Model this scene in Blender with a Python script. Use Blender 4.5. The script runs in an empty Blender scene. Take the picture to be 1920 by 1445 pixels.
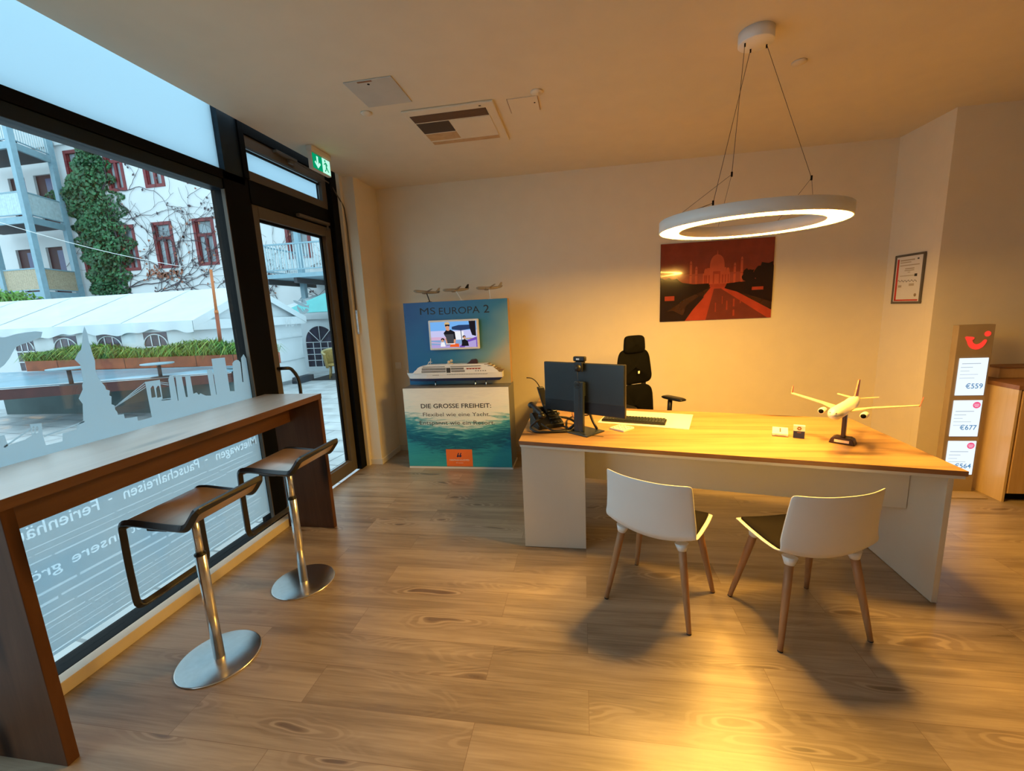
import bpy, bmesh, math, random
from mathutils import Vector, Matrix
C = bpy.context.scene.collection
PI = math.pi
rnd = random.Random(7)

# ------------------------------------------------------------------ camera
F_PX, YAW, PITCH, ROLL = 802.44, math.radians(-9.58998), math.radians(-10.03242), math.radians(-2.68417)
CAM = Vector((0, 0, 1.62))
_cy, _sy, _cp, _sp = math.cos(YAW), math.sin(YAW), math.cos(PITCH), math.sin(PITCH)
FW = Vector((_sy*_cp, _cy*_cp, _sp)); _r = Vector((_cy, -_sy, 0)); _u = _r.cross(FW)
RT = _r*math.cos(ROLL) + _u*math.sin(ROLL); UP = -_r*math.sin(ROLL) + _u*math.cos(ROLL)
cam = bpy.data.cameras.new('camera'); co = bpy.data.objects.new('camera', cam); C.objects.link(co)
cam.sensor_width = 36; cam.sensor_fit = 'HORIZONTAL'; cam.lens = F_PX*36/1920; cam.clip_start = .02; cam.clip_end = 300
co.matrix_world = Matrix(((RT.x, UP.x, -FW.x, CAM.x), (RT.y, UP.y, -FW.y, CAM.y), (RT.z, UP.z, -FW.z, CAM.z), (0, 0, 0, 1)))
bpy.context.scene.camera = co

def _ray(px, py): return FW*F_PX + RT*(px-960) - UP*(py-722.5)
def at_x(px, py, X): d = _ray(px, py); return CAM + d*(X/d.x)
def at_y(px, py, Y): d = _ray(px, py); return CAM + d*(Y/d.y)
def at_z(px, py, Z): d = _ray(px, py); return CAM + d*((Z-CAM.z)/d.z)

# ------------------------------------------------------------------ materials
def _nodes(name):
    m = bpy.data.materials.new(name); m.use_nodes = True
    nt = m.node_tree; b = nt.nodes['Principled BSDF']; return m, nt, b
def N(nt, t, **kw):
    n = nt.nodes.new(t)
    for k, v in kw.items():
        if hasattr(n, k): setattr(n, k, v)
        else: n.inputs[k].default_value = v
    return n
def link(nt, a, b): nt.links.new(a, b)
def ramp(nt, stops):
    r = nt.nodes.new('ShaderNodeValToRGB'); e = r.color_ramp.elements
    while len(e) > 1: e.remove(e[-1])
    e[0].position = stops[0][0]; e[0].color = (*stops[0][1], 1)
    for p, c in stops[1:]:
        k = e.new(p); k.color = (*c, 1)
    return r
def coords(nt, scale=(1, 1, 1), rot=(0, 0, 0), kind='Object'):
    tc = N(nt, 'ShaderNodeTexCoord'); mp = N(nt, 'ShaderNodeMapping')
    mp.inputs['Scale'].default_value = scale; mp.inputs['Rotation'].default_value = rot
    link(nt, tc.outputs[kind], mp.inputs['Vector']); return mp.outputs['Vector']
def mat(name, col, rough=.5, metal=0, var=.06, nscale=6, spec=.5, emit=None, estr=0, coat=0, alpha=None, bump=0, bscale=200):
    m, nt, b = _nodes(name)
    v = coords(nt)
    n = N(nt, 'ShaderNodeTexNoise'); n.inputs['Scale'].default_value = nscale; n.inputs['Detail'].default_value = 4
    link(nt, v, n.inputs['Vector'])
    lo = tuple(max(0, c*(1-var)) for c in col); hi = tuple(min(1, c*(1+var)) for c in col)
    r = ramp(nt, [(.3, lo), (.7, hi)]); link(nt, n.outputs['Fac'], r.inputs['Fac']); link(nt, r.outputs['Color'], b.inputs['Base Color'])
    b.inputs['Roughness'].default_value = rough; b.inputs['Metallic'].default_value = metal
    b.inputs['Specular IOR Level'].default_value = spec; b.inputs['Coat Weight'].default_value = coat
    if emit: b.inputs['Emission Color'].default_value = (*emit, 1); b.inputs['Emission Strength'].default_value = estr
    if bump:
        n2 = N(nt, 'ShaderNodeTexNoise'); n2.inputs['Scale'].default_value = bscale; link(nt, v, n2.inputs['Vector'])
        bp = N(nt, 'ShaderNodeBump'); bp.inputs['Strength'].default_value = bump; bp.inputs['Distance'].default_value = .002
        link(nt, n2.outputs['Fac'], bp.inputs['Height']); link(nt, bp.outputs['Normal'], b.inputs['Normal'])
    return m
def wood(name, c1, c2, c3, axis='x', rough=.4, scale=1.0, knots=True, coat=0, spec=.5):
    m, nt, b = _nodes(name)
    s = {'x': (1.1, 14, 14), 'y': (14, 1.1, 14), 'z': (14, 14, 1.1)}[axis]
    v = coords(nt, tuple(k*scale for k in s))
    n = N(nt, 'ShaderNodeTexNoise'); n.inputs['Scale'].default_value = 1.0; n.inputs['Detail'].default_value = 8; n.inputs['Roughness'].default_value = .65; n.inputs['Distortion'].default_value = .6
    link(nt, v, n.inputs['Vector'])
    r = ramp(nt, [(.25, c1), (.5, c2), (.75, c3)]); link(nt, n.outputs['Fac'], r.inputs['Fac'])
    out = r.outputs['Color']
    if knots:
        s2 = {'x': (1.6, 7, 7), 'y': (7, 1.6, 7), 'z': (7, 7, 1.6)}[axis]
        v2 = coords(nt, tuple(k*scale for k in s2))
        vo = N(nt, 'ShaderNodeTexVoronoi'); vo.inputs['Scale'].default_value = 1.0; link(nt, v2, vo.inputs['Vector'])
        kr = ramp(nt, [(.08, (0, 0, 0)), (.26, (1, 1, 1))]); link(nt, vo.outputs['Distance'], kr.inputs['Fac'])
        mx = N(nt, 'ShaderNodeMix', data_type='RGBA'); link(nt, kr.outputs['Color'], mx.inputs['Factor'])
        mx.inputs['A'].default_value = (*[k*.35 for k in c1], 1); link(nt, out, mx.inputs['B']); out = mx.outputs['Result']
    link(nt, out, b.inputs['Base Color']); b.inputs['Roughness'].default_value = rough; b.inputs['Coat Weight'].default_value = coat; b.inputs['Coat IOR'].default_value = 2.3; b.inputs['Coat Roughness'].default_value = .36
    b.inputs['Specular IOR Level'].default_value = spec
    return m
def emission(name, col, s):
    m, nt, b = _nodes(name); nt.nodes.remove(b)
    e = N(nt, 'ShaderNodeEmission'); e.inputs['Color'].default_value = (*col, 1); e.inputs['Strength'].default_value = s
    link(nt, e.outputs[0], nt.nodes['Material Output'].inputs['Surface']); return m
def glass(name, tint=(.93, .98, .98), refl=.10):
    m, nt, b = _nodes(name); nt.nodes.remove(b)
    t = N(nt, 'ShaderNodeBsdfTransparent'); t.inputs['Color'].default_value = (*tint, 1)
    g = N(nt, 'ShaderNodeBsdfGlossy'); g.inputs['Roughness'].default_value = .01
    lw = N(nt, 'ShaderNodeLayerWeight'); lw.inputs['Blend'].default_value = .5
    pw = N(nt, 'ShaderNodeMath', operation='POWER'); link(nt, lw.outputs['Facing'], pw.inputs[0]); pw.inputs[1].default_value = 5
    ma = N(nt, 'ShaderNodeMath', operation='MULTIPLY_ADD'); link(nt, pw.outputs[0], ma.inputs[0]); ma.inputs[1].default_value = .5; ma.inputs[2].default_value = .035
    mx = N(nt, 'ShaderNodeMixShader'); link(nt, ma.outputs[0], mx.inputs['Fac'])
    link(nt, t.outputs[0], mx.inputs[1]); link(nt, g.outputs[0], mx.inputs[2])
    link(nt, mx.outputs[0], nt.nodes['Material Output'].inputs['Surface']); return m
def film(name, col, opaque, trans=.6):
    # frosted foil: part clear, part white diffuser that lets daylight through
    m, nt, b = _nodes(name); nt.nodes.remove(b)
    t = N(nt, 'ShaderNodeBsdfTransparent')
    d = N(nt, 'ShaderNodeBsdfDiffuse'); d.inputs['Color'].default_value = (*col, 1)
    l = N(nt, 'ShaderNodeBsdfTranslucent'); l.inputs['Color'].default_value = (*col, 1)
    m1 = N(nt, 'ShaderNodeMixShader'); m1.inputs['Fac'].default_value = trans; link(nt, d.outputs[0], m1.inputs[1]); link(nt, l.outputs[0], m1.inputs[2])
    m2 = N(nt, 'ShaderNodeMixShader'); m2.inputs['Fac'].default_value = opaque; link(nt, t.outputs[0], m2.inputs[1]); link(nt, m1.outputs[0], m2.inputs[2])
    link(nt, m2.outputs[0], nt.nodes['Material Output'].inputs['Surface']); return m

def floor_material():
    m, nt, b = _nodes('oak_vinyl_planks')
    v = coords(nt)
    br = N(nt, 'ShaderNodeTexBrick'); link(nt, v, br.inputs['Vector'])
    br.offset = .37; br.offset_frequency = 2; br.squash = 1
    for k, val in (('Color1', (0, 0, 0, 1)), ('Color2', (1, 1, 1, 1)), ('Mortar', (.5, .5, .5, 1)), ('Scale', 1), ('Mortar Size', .0012), ('Mortar Smooth', .1), ('Bias', 0), ('Brick Width', 1.22), ('Row Height', .2)):
        br.inputs[k].default_value = val
    sep = N(nt, 'ShaderNodeSeparateColor'); link(nt, br.outputs['Color'], sep.inputs['Color'])
    off = N(nt, 'ShaderNodeMath', operation='MULTIPLY'); link(nt, sep.outputs[0], off.inputs[0]); off.inputs[1].default_value = 37
    cmb = N(nt, 'ShaderNodeCombineXYZ'); link(nt, off.outputs[0], cmb.inputs['Z']); link(nt, off.outputs[0], cmb.inputs['X'])
    add = N(nt, 'ShaderNodeVectorMath', operation='ADD'); link(nt, v, add.inputs[0]); link(nt, cmb.outputs[0], add.inputs[1])
    def mapped(sx, sy):
        mp = N(nt, 'ShaderNodeMapping'); mp.inputs['Scale'].default_value = (sx, sy, 1); link(nt, add.outputs[0], mp.inputs['Vector']); return mp.outputs[0]
    def noise(vec, sc, det, rough=.6, dist=0):
        n = N(nt, 'ShaderNodeTexNoise'); n.inputs['Scale'].default_value = sc; n.inputs['Detail'].default_value = det; n.inputs['Roughness'].default_value = rough; n.inputs['Distortion'].default_value = dist
        link(nt, vec, n.inputs['Vector']); return n.outputs['Fac']
    streak = noise(mapped(1.3, 16), 1, 7, .62, .5)
    fine = noise(mapped(3.5, 110), 1, 3)
    broad = noise(mapped(.8, 4), 1, 3)
    # knots: sparse feature points, each wrapped in oval grain lines
    base = ramp(nt, [(.28, (.10, .068, .043)), (.42, (.235, .172, .112)), (.54, (.37, .285, .195)), (.70, (.50, .405, .30))])
    mixs = N(nt, 'ShaderNodeMix', data_type='FLOAT'); mixs.inputs['Factor'].default_value = .3; link(nt, streak, mixs.inputs['A']); link(nt, fine, mixs.inputs['B'])
    mixb = N(nt, 'ShaderNodeMix', data_type='FLOAT'); mixb.inputs['Factor'].default_value = .35; link(nt, mixs.outputs['Result'], mixb.inputs['A']); link(nt, broad, mixb.inputs['B'])
    pl = N(nt, 'ShaderNodeMath', operation='MULTIPLY_ADD'); link(nt, sep.outputs[0], pl.inputs[0]); pl.inputs[1].default_value = .07; pl.inputs[2].default_value = -.035
    ad = N(nt, 'ShaderNodeMath', operation='ADD'); link(nt, mixb.outputs['Result'], ad.inputs[0]); link(nt, pl.outputs[0], ad.inputs[1])
    link(nt, ad.outputs[0], base.inputs['Fac'])
    dn = N(nt, 'ShaderNodeTexNoise'); dn.inputs['Scale'].default_value = 1.6; dn.inputs['Detail'].default_value = 2; link(nt, mapped(1.2, 4), dn.inputs['Vector'])
    dsc = N(nt, 'ShaderNodeVectorMath', operation='SCALE'); link(nt, dn.outputs['Color'], dsc.inputs[0]); dsc.inputs['Scale'].default_value = .85
    dad = N(nt, 'ShaderNodeVectorMath', operation='ADD'); link(nt, mapped(1.25, 5.2), dad.inputs[0]); link(nt, dsc.outputs[0], dad.inputs[1])
    vo = N(nt, 'ShaderNodeTexVoronoi', voronoi_dimensions='2D'); link(nt, dad.outputs[0], vo.inputs['Vector']); vo.inputs['Scale'].default_value = 1; vo.inputs['Randomness'].default_value = .95
    vs = N(nt, 'ShaderNodeSeparateColor'); link(nt, vo.outputs['Color'], vs.inputs['Color'])
    gt = N(nt, 'ShaderNodeMath', operation='GREATER_THAN'); link(nt, vs.outputs[0], gt.inputs[0]); gt.inputs[1].default_value = .60
    fld = noise(mapped(1.5, 5.5), 1, 2, .45, .3)
    ml = N(nt, 'ShaderNodeMath', operation='MULTIPLY'); link(nt, fld, ml.inputs[0]); ml.inputs[1].default_value = 14
    md = N(nt, 'ShaderNodeMath', operation='MULTIPLY_ADD'); link(nt, vo.outputs['Distance'], md.inputs[0]); md.inputs[1].default_value = 62; link(nt, ml.outputs[0], md.inputs[2])
    sn = N(nt, 'ShaderNodeMath', operation='SINE'); link(nt, md.outputs[0], sn.inputs[0])
    mr = N(nt, 'ShaderNodeMapRange'); mr.inputs['From Min'].default_value = -1; link(nt, sn.outputs[0], mr.inputs['Value'])
    gl = ramp(nt, [(.45, (0, 0, 0)), (.85, (1, 1, 1))]); link(nt, mr.outputs[0], gl.inputs['Fac'])
    near = ramp(nt, [(.10, (1, 1, 1)), (.42, (0, 0, 0))]); link(nt, vo.outputs['Distance'], near.inputs['Fac'])
    gmask = ramp(nt, [(.55, (0, 0, 0)), (.68, (.5, .5, .5))]); link(nt, noise(mapped(.9, 5.5), 1, 2), gmask.inputs['Fac'])
    nm = N(nt, 'ShaderNodeMath', operation='MULTIPLY'); link(nt, near.outputs['Color'], nm.inputs[0]); link(nt, gt.outputs[0], nm.inputs[1])
    mxm = N(nt, 'ShaderNodeMath', operation='MAXIMUM'); link(nt, nm.outputs[0], mxm.inputs[0]); link(nt, gmask.outputs['Color'], mxm.inputs[1])
    # darker halo round knots, pale grain lines on it
    mh = N(nt, 'ShaderNodeMix', data_type='RGBA'); hf = N(nt, 'ShaderNodeMath', operation='MULTIPLY'); link(nt, nm.outputs[0], hf.inputs[0]); hf.inputs[1].default_value = .55
    link(nt, hf.outputs[0], mh.inputs['Factor']); link(nt, base.outputs['Color'], mh.inputs['A']); mh.inputs['B'].default_value = (.19, .125, .075, 1)
    mg = N(nt, 'ShaderNodeMix', data_type='RGBA'); gm = N(nt, 'ShaderNodeMath', operation='MULTIPLY'); link(nt, gl.outputs['Color'], gm.inputs[0]); link(nt, mxm.outputs[0], gm.inputs[1])
    gf = N(nt, 'ShaderNodeMath', operation='MULTIPLY'); link(nt, gm.outputs[0], gf.inputs[0]); gf.inputs[1].default_value = .5
    link(nt, gf.outputs[0], mg.inputs['Factor']); link(nt, mh.outputs['Result'], mg.inputs['A']); mg.inputs['B'].default_value = (.53, .42, .30, 1)
    kr = ramp(nt, [(.045, (1, 1, 1)), (.10, (0, 0, 0))]); link(nt, vo.outputs['Distance'], kr.inputs['Fac'])
    kf = N(nt, 'ShaderNodeMath', operation='MULTIPLY'); link(nt, kr.outputs['Color'], kf.inputs[0]); link(nt, gt.outputs[0], kf.inputs[1])
    kf2 = N(nt, 'ShaderNodeMath', operation='MULTIPLY'); link(nt, kf.outputs[0], kf2.inputs[0]); kf2.inputs[1].default_value = .85
    mk = N(nt, 'ShaderNodeMix', data_type='RGBA'); link(nt, kf2.outputs[0], mk.inputs['Factor']); link(nt, mg.outputs['Result'], mk.inputs['A']); mk.inputs['B'].default_value = (.115, .070, .040, 1)
    mo = N(nt, 'ShaderNodeMix', data_type='RGBA'); link(nt, br.outputs['Fac'], mo.inputs['Factor']); link(nt, mk.outputs['Result'], mo.inputs['A']); mo.inputs['B'].default_value = (.2, .13, .075, 1)
    link(nt, mo.outputs['Result'], b.inputs['Base Color'])
    rr = N(nt, 'ShaderNodeMapRange'); rr.inputs['To Min'].default_value = .22; rr.inputs['To Max'].default_value = .42; link(nt, streak, rr.inputs['Value']); link(nt, rr.outputs[0], b.inputs['Roughness'])
    b.inputs['Coat Weight'].default_value = .38; b.inputs['Coat IOR'].default_value = 2.1; b.inputs['Coat Roughness'].default_value = .44
    bp = N(nt, 'ShaderNodeBump'); bp.inputs['Strength'].default_value = .25; bp.inputs['Distance'].default_value = .002; link(nt, mixs.outputs['Result'], bp.inputs['Height']); link(nt, bp.outputs['Normal'], b.inputs['Normal'])
    return m
def paving_material():
    m, nt, b = _nodes('grey_stone_paving')
    br = N(nt, 'ShaderNodeTexBrick'); link(nt, coords(nt, rot=(0, 0, .12)), br.inputs['Vector'])
    for k, val in (('Color1', (.50, .52, .53, 1)), ('Color2', (.60, .61, .61, 1)), ('Mortar', (.25, .27, .28, 1)), ('Scale', 1), ('Mortar Size', .012), ('Brick Width', .9), ('Row Height', .45)): br.inputs[k].default_value = val
    n = N(nt, 'ShaderNodeTexNoise'); n.inputs['Scale'].default_value = 3; link(nt, coords(nt), n.inputs['Vector'])
    r = ramp(nt, [(.3, (.75, .75, .75)), (.7, (1.1, 1.1, 1.1))]); link(nt, n.outputs['Fac'], r.inputs['Fac'])
    mx = N(nt, 'ShaderNodeMix', data_type='RGBA', blend_type='MULTIPLY'); mx.inputs['Factor'].default_value = 1; link(nt, br.outputs['Color'], mx.inputs['A']); link(nt, r.outputs['Color'], mx.inputs['B'])
    link(nt, mx.outputs['Result'], b.inputs['Base Color']); b.inputs['Roughness'].default_value = .45; return m
def sea_print():
    # printed sea photograph: pale glare above, teal and dark ripples below (object coords = world metres)
    m, nt, b = _nodes('sea_print')
    tc = N(nt, 'ShaderNodeTexCoord'); sp = N(nt, 'ShaderNodeSeparateXYZ'); link(nt, tc.outputs['Generated'], sp.inputs[0])
    g = N(nt, 'ShaderNodeTexNoise'); g.inputs['Scale'].default_value = 1; g.inputs['Detail'].default_value = 6; g.inputs['Roughness'].default_value = .6; g.inputs['Distortion'].default_value = 1.2
    link(nt, coords(nt, (5, 5, 34), kind='Object'), g.inputs['Vector'])
    cx = N(nt, 'ShaderNodeMath', operation='SUBTRACT'); link(nt, sp.outputs['X'], cx.inputs[0]); cx.inputs[1].default_value = .52
    cx2 = N(nt, 'ShaderNodeMath', operation='MULTIPLY'); link(nt, cx.outputs[0], cx2.inputs[0]); link(nt, cx.outputs[0], cx2.inputs[1])
    # height - .9*dx^2 ... brighter in the middle
    h = N(nt, 'ShaderNodeMath', operation='MULTIPLY_ADD'); link(nt, cx2.outputs[0], h.inputs[0]); h.inputs[1].default_value = -.55; link(nt, sp.outputs['Z'], h.inputs[2])
    nn = N(nt, 'ShaderNodeMath', operation='MULTIPLY_ADD'); link(nt, g.outputs['Fac'], nn.inputs[0]); nn.inputs[1].default_value = .55; link(nt, h.outputs[0], nn.inputs[2])
    off = N(nt, 'ShaderNodeMath', operation='SUBTRACT'); link(nt, nn.outputs[0], off.inputs[0]); off.inputs[1].default_value = .27
    r = ramp(nt, [(0, (.03, .36, .42)), (.16, (.02, .30, .38)), (.28, (.004, .10, .20)), (.38, (.01, .20, .30)), (.48, (.10, .42, .46)), (.6, (.80, .86, .78)), (.8, (.90, .89, .80)), (1, (.80, .80, .74))])
    link(nt, off.outputs[0], r.inputs['Fac']); link(nt, r.outputs['Color'], b.inputs['Base Color']); b.inputs['Roughness'].default_value = .35; return m
def sky_print():
    m, nt, b = _nodes('sky_print')
    tc = N(nt, 'ShaderNodeTexCoord'); sp = N(nt, 'ShaderNodeSeparateXYZ'); link(nt, tc.outputs['Generated'], sp.inputs[0])
    a = N(nt, 'ShaderNodeMath', operation='MULTIPLY_ADD'); link(nt, sp.outputs['X'], a.inputs[0]); a.inputs[1].default_value = .75
    t = N(nt, 'ShaderNodeMath', operation='MULTIPLY_ADD'); link(nt, sp.outputs['Z'], t.inputs[0]); t.inputs[1].default_value = -.55; t.inputs[2].default_value = .5
    link(nt, t.outputs[0], a.inputs[2])
    n = N(nt, 'ShaderNodeTexNoise'); n.inputs['Scale'].default_value = 2.2; link(nt, coords(nt, (1, 1, 1.6)), n.inputs['Vector'])
    a2 = N(nt, 'ShaderNodeMath', operation='MULTIPLY_ADD'); link(nt, n.outputs['Fac'], a2.inputs[0]); a2.inputs[1].default_value = .3; link(nt, a.outputs[0], a2.inputs[2])
    r = ramp(nt, [(.12, (.006, .075, .27)), (.42, (.012, .14, .36)), (.68, (.04, .22, .40)), (.86, (.20, .37, .42)), (1.0, (.46, .43, .31))])
    sc = N(nt, 'ShaderNodeMath', operation='MULTIPLY'); link(nt, a2.outputs[0], sc.inputs[0]); sc.inputs[1].default_value = .84
    link(nt, sc.outputs[0], r.inputs['Fac']); link(nt, r.outputs['Color'], b.inputs['Base Color']); b.inputs['Roughness'].default_value = .35; return m

M = {}
def setup_materials():
    M.update(
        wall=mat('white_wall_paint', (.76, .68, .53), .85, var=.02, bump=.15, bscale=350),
        ceiling=mat('white_ceiling_paint', (.68, .61, .475), .9, var=.02),
        trim=mat('cream_skirting', (.70, .64, .54), .5),
        floor=floor_material(), paving=paving_material(),
        black=mat('black_powder_coat', (.0025, .0025, .003), .55, spec=.10),
        blueblack=mat('blue_black_panel', (.008, .017, .028), .45, spec=.25),
        bronze=mat('dark_bronze_aluminium', (.115, .098, .078), .5, spec=.3),
        glass=glass('clear_window_glass'),
        opal=film('opal_glass', (.64, .78, .84), 1.0, .9),
        film=film('frosted_foil', (.56, .68, .74), .86, .72),
        filmlight=film('frosted_foil_light', (.80, .90, .95), .74, .80),
        filmstripe=film('frosted_foil_stripe', (.70, .80, .85), .80, .78),
        deskoak=wood('wild_oak_desk', (.17, .085, .032), (.37, .22, .095), (.47, .295, .14), 'x', .45, .8, True),
        deskedge=wood('oak_edge', (.20, .085, .035), (.27, .12, .05), (.33, .16, .07), 'x', .45, knots=False),
        white=mat('white_laminate', (.66, .63, .56), .5, var=.015),
        whitep=mat('white_plastic', (.82, .82, .81), .35, var=.015),
        walnuty=wood('walnut_counter', (.075, .028, .012), (.115, .044, .018), (.16, .068, .028), 'y', .5, .8, True),
        counter=wood('walnut_top_sky_sheen', (.46, .37, .29), (.54, .45, .37), (.60, .52, .44), 'y', .4, .8, True, 1.0, 1.0),  # paler than the walnut edge: bright sky reflection painted into the top's colour
        walnutz=wood('walnut_panel', (.060, .024, .012), (.095, .040, .019), (.13, .058, .028), 'z', .55, .8, True, 0, .15),
        chairleg=wood('oak_chair_leg', (.30, .14, .055), (.42, .21, .09), (.48, .26, .12), 'z', .45, 2, False),
        ply=wood('walnut_plywood', (.36, .22, .12), (.44, .29, .17), (.50, .35, .22), 'y', .3, 1.2, False, 1.0, 1.0),
        steel=mat('satin_steel', (.90, .89, .88), .22, metal=1, var=.05, nscale=40),
        darksteel=mat('dark_satin_steel', (.085, .085, .088), .4, metal=1, var=.05),
        chrome=mat('polished_steel', (.75, .75, .74), .12, metal=1, var=.02),
        blackp=mat('black_plastic', (.010, .010, .011), .4),
        blackf=mat('black_mesh_fabric', (.0035, .0035, .0035), .9, spec=.1),
        padgrey=mat('dark_grey_felt', (.014, .011, .009), .95, spec=.08),
        greyp=mat('graphite_plastic', (.026, .034, .040), .3),
        paper=mat('white_paper', (.72, .70, .66), .7, var=.02),
        text=mat('black_ink', (.02, .02, .022), .6), greytext=mat('grey_ink', (.07, .075, .08), .6),
        red=mat('red_ink', (.55, .03, .02), .5), orange=mat('orange_panel', (.80, .17, .03), .45, var=.1, nscale=2),
        navy=mat('navy_ink', (.012, .022, .09), .45),
        sea=sea_print(), sky=sky_print(),
        boxside=mat('grey_display_side', (.20, .20, .19), .5), woodside=wood('beech_side', (.42, .25, .10), (.52, .33, .15), (.58, .38, .19), 'z', .5, knots=False),
        lamp=emission('ring_lamp_diffuser', (1.0, .53, .09), 145),
        sheet=emission('backlit_sheet', (.80, .90, 1.0), 1.05),
    )
setup_materials()

# ------------------------------------------------------------------ mesh builder
class MB:
    def __init__(s): s.v = []; s.f = []; s.mi = []; s.sm = []; s.m = 0; s.smooth = False
    def add(s, vs, fs):
        o = len(s.v); s.v += [Vector(p) for p in vs]
        for f in fs: s.f.append([o+i for i in f]); s.mi.append(s.m); s.sm.append(s.smooth)
        return s
    def box(s, x0, x1, y0, y1, z0, z1):
        return s.add([(x, y, z) for z in (z0, z1) for y in (y0, y1) for x in (x0, x1)],
                     [(0, 2, 3, 1), (4, 5, 7, 6), (0, 1, 5, 4), (2, 6, 7, 3), (0, 4, 6, 2), (1, 3, 7, 5)])
    def obox(s, c, ax, ay, az):   # centre and three half vectors
        c, ax, ay, az = map(Vector, (c, ax, ay, az))
        return s.add([c+i*ax+j*ay+k*az for k in (-1, 1) for j in (-1, 1) for i in (-1, 1)],
                     [(0, 2, 3, 1), (4, 5, 7, 6), (0, 1, 5, 4), (2, 6, 7, 3), (0, 4, 6, 2), (1, 3, 7, 5)])
    def prism(s, pts, d):         # 3D polygon extruded by vector d
        pts = [Vector(p) for p in pts]; d = Vector(d); n = len(pts)
        return s.add(pts + [p+d for p in pts], [tuple(range(n-1, -1, -1)), tuple(range(n, 2*n))] + [(i, (i+1) % n, n+(i+1) % n, n+i) for i in range(n)])
    def poly(s, pts): return s.add(pts, [tuple(range(len(pts)))])
    def tube(s, path, r, n=10, cap=True, closed=False, ph=0, flat=False):
        P = [Vector(p) for p in path]; rs = r if isinstance(r, (list, tuple)) else [r]*len(P); vs = []; fs = []; sm = s.smooth
        prev = None
        for i, p in enumerate(P):
            if closed: t = P[(i+1) % len(P)] - P[i-1]
            else: t = P[min(i+1, len(P)-1)] - P[max(i-1, 0)]
            t.normalize()
            a = prev if prev is not None else (Vector((0, 0, 1)) if abs(t.z) < .9 else Vector((1, 0, 0)))
            a = (a - t*a.dot(t)); a.normalize(); prev = a; b = t.cross(a)
            vs += [p + rs[i]*(math.cos(2*PI*k/n+ph)*a + math.sin(2*PI*k/n+ph)*b) for k in range(n)]
        m = len(P)
        for i in range(m if closed else m-1):
            j = (i+1) % m
            fs += [(i*n+k, i*n+(k+1) % n, j*n+(k+1) % n, j*n+k) for k in range(n)]
        s.smooth = not flat; s.add(vs, fs)
        if cap and not closed:
            s.smooth = False; s.add(vs[:n], [tuple(range(n-1, -1, -1))]); s.add(vs[-n:], [tuple(range(n))])
        s.smooth = sm; return s
    def ribbon(s, path, side, w, t):   # rectangular section swept: side = width direction, t thickness in the path's plane
        P = [Vector(p) for p in path]; side = Vector(side).normalized(); vs = []; fs = []
        for i, p in enumerate(P):
            tg = P[min(i+1, len(P)-1)] - P[max(i-1, 0)]; tg.normalize(); nn = tg.cross(side).normalized()
            vs += [p+side*w/2+nn*t/2, p-side*w/2+nn*t/2, p-side*w/2-nn*t/2, p+side*w/2-nn*t/2]
        for i in range(len(P)-1): fs += [(i*4+k, i*4+(k+1) % 4, i*4+4+(k+1) % 4, i*4+4+k) for k in range(4)]
        k = (len(P)-1)*4; fs += [(3, 2, 1, 0), (k, k+1, k+2, k+3)]
        return s.add(vs, fs)
    def lathe(s, prof, c=(0, 0, 0), n=32, axis='z'):
        c = Vector(c); vs = []; fs = []; sm = s.smooth
        for r, h in prof:
            for k in range(n):
                a = 2*PI*k/n; x, y = r*math.cos(a), r*math.sin(a)
                vs.append(c + Vector({'z': (x, y, h), 'x': (h, x, y), 'y': (y, h, x)}[axis]))
        for i in range(len(prof)-1):
            fs += [(i*n+k, i*n+(k+1) % n, (i+1)*n+(k+1) % n, (i+1)*n+k) for k in range(n)]
        s.smooth = True; s.add(vs, fs); s.smooth = sm
        if tuple(prof[0]) == tuple(prof[-1]): return s
        if prof[0][0] > 1e-4: s.add(vs[:n], [tuple(range(n-1, -1, -1))])
        if prof[-1][0] > 1e-4: s.add(vs[-n:], [tuple(range(n))])
        return s
    def grid(s, fn, nu, nv, closed_u=False):
        vs = [fn(i/(nu-1 if not closed_u else nu), j/(nv-1)) for j in range(nv) for i in range(nu)]; fs = []
        for j in range(nv-1):
            for i in range(nu if closed_u else nu-1):
                i2 = (i+1) % nu; fs.append((j*nu+i, j*nu+i2, (j+1)*nu+i2, (j+1)*nu+i))
        return s.add(vs, fs)
    def sphere(s, c, r, n=16, sc=(1, 1, 1)):
        c = Vector(c); sm = s.smooth; s.smooth = True
        s.grid(lambda u, v: c+Vector((sc[0]*r*math.sin(PI*v)*math.cos(2*PI*u), sc[1]*r*math.sin(PI*v)*math.sin(2*PI*u), sc[2]*r*math.cos(PI*v))), n, n//2+2, True)
        s.smooth = sm; return s
    def xf(s, mtx):
        s.v = [mtx @ p for p in s.v]; return s

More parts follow.
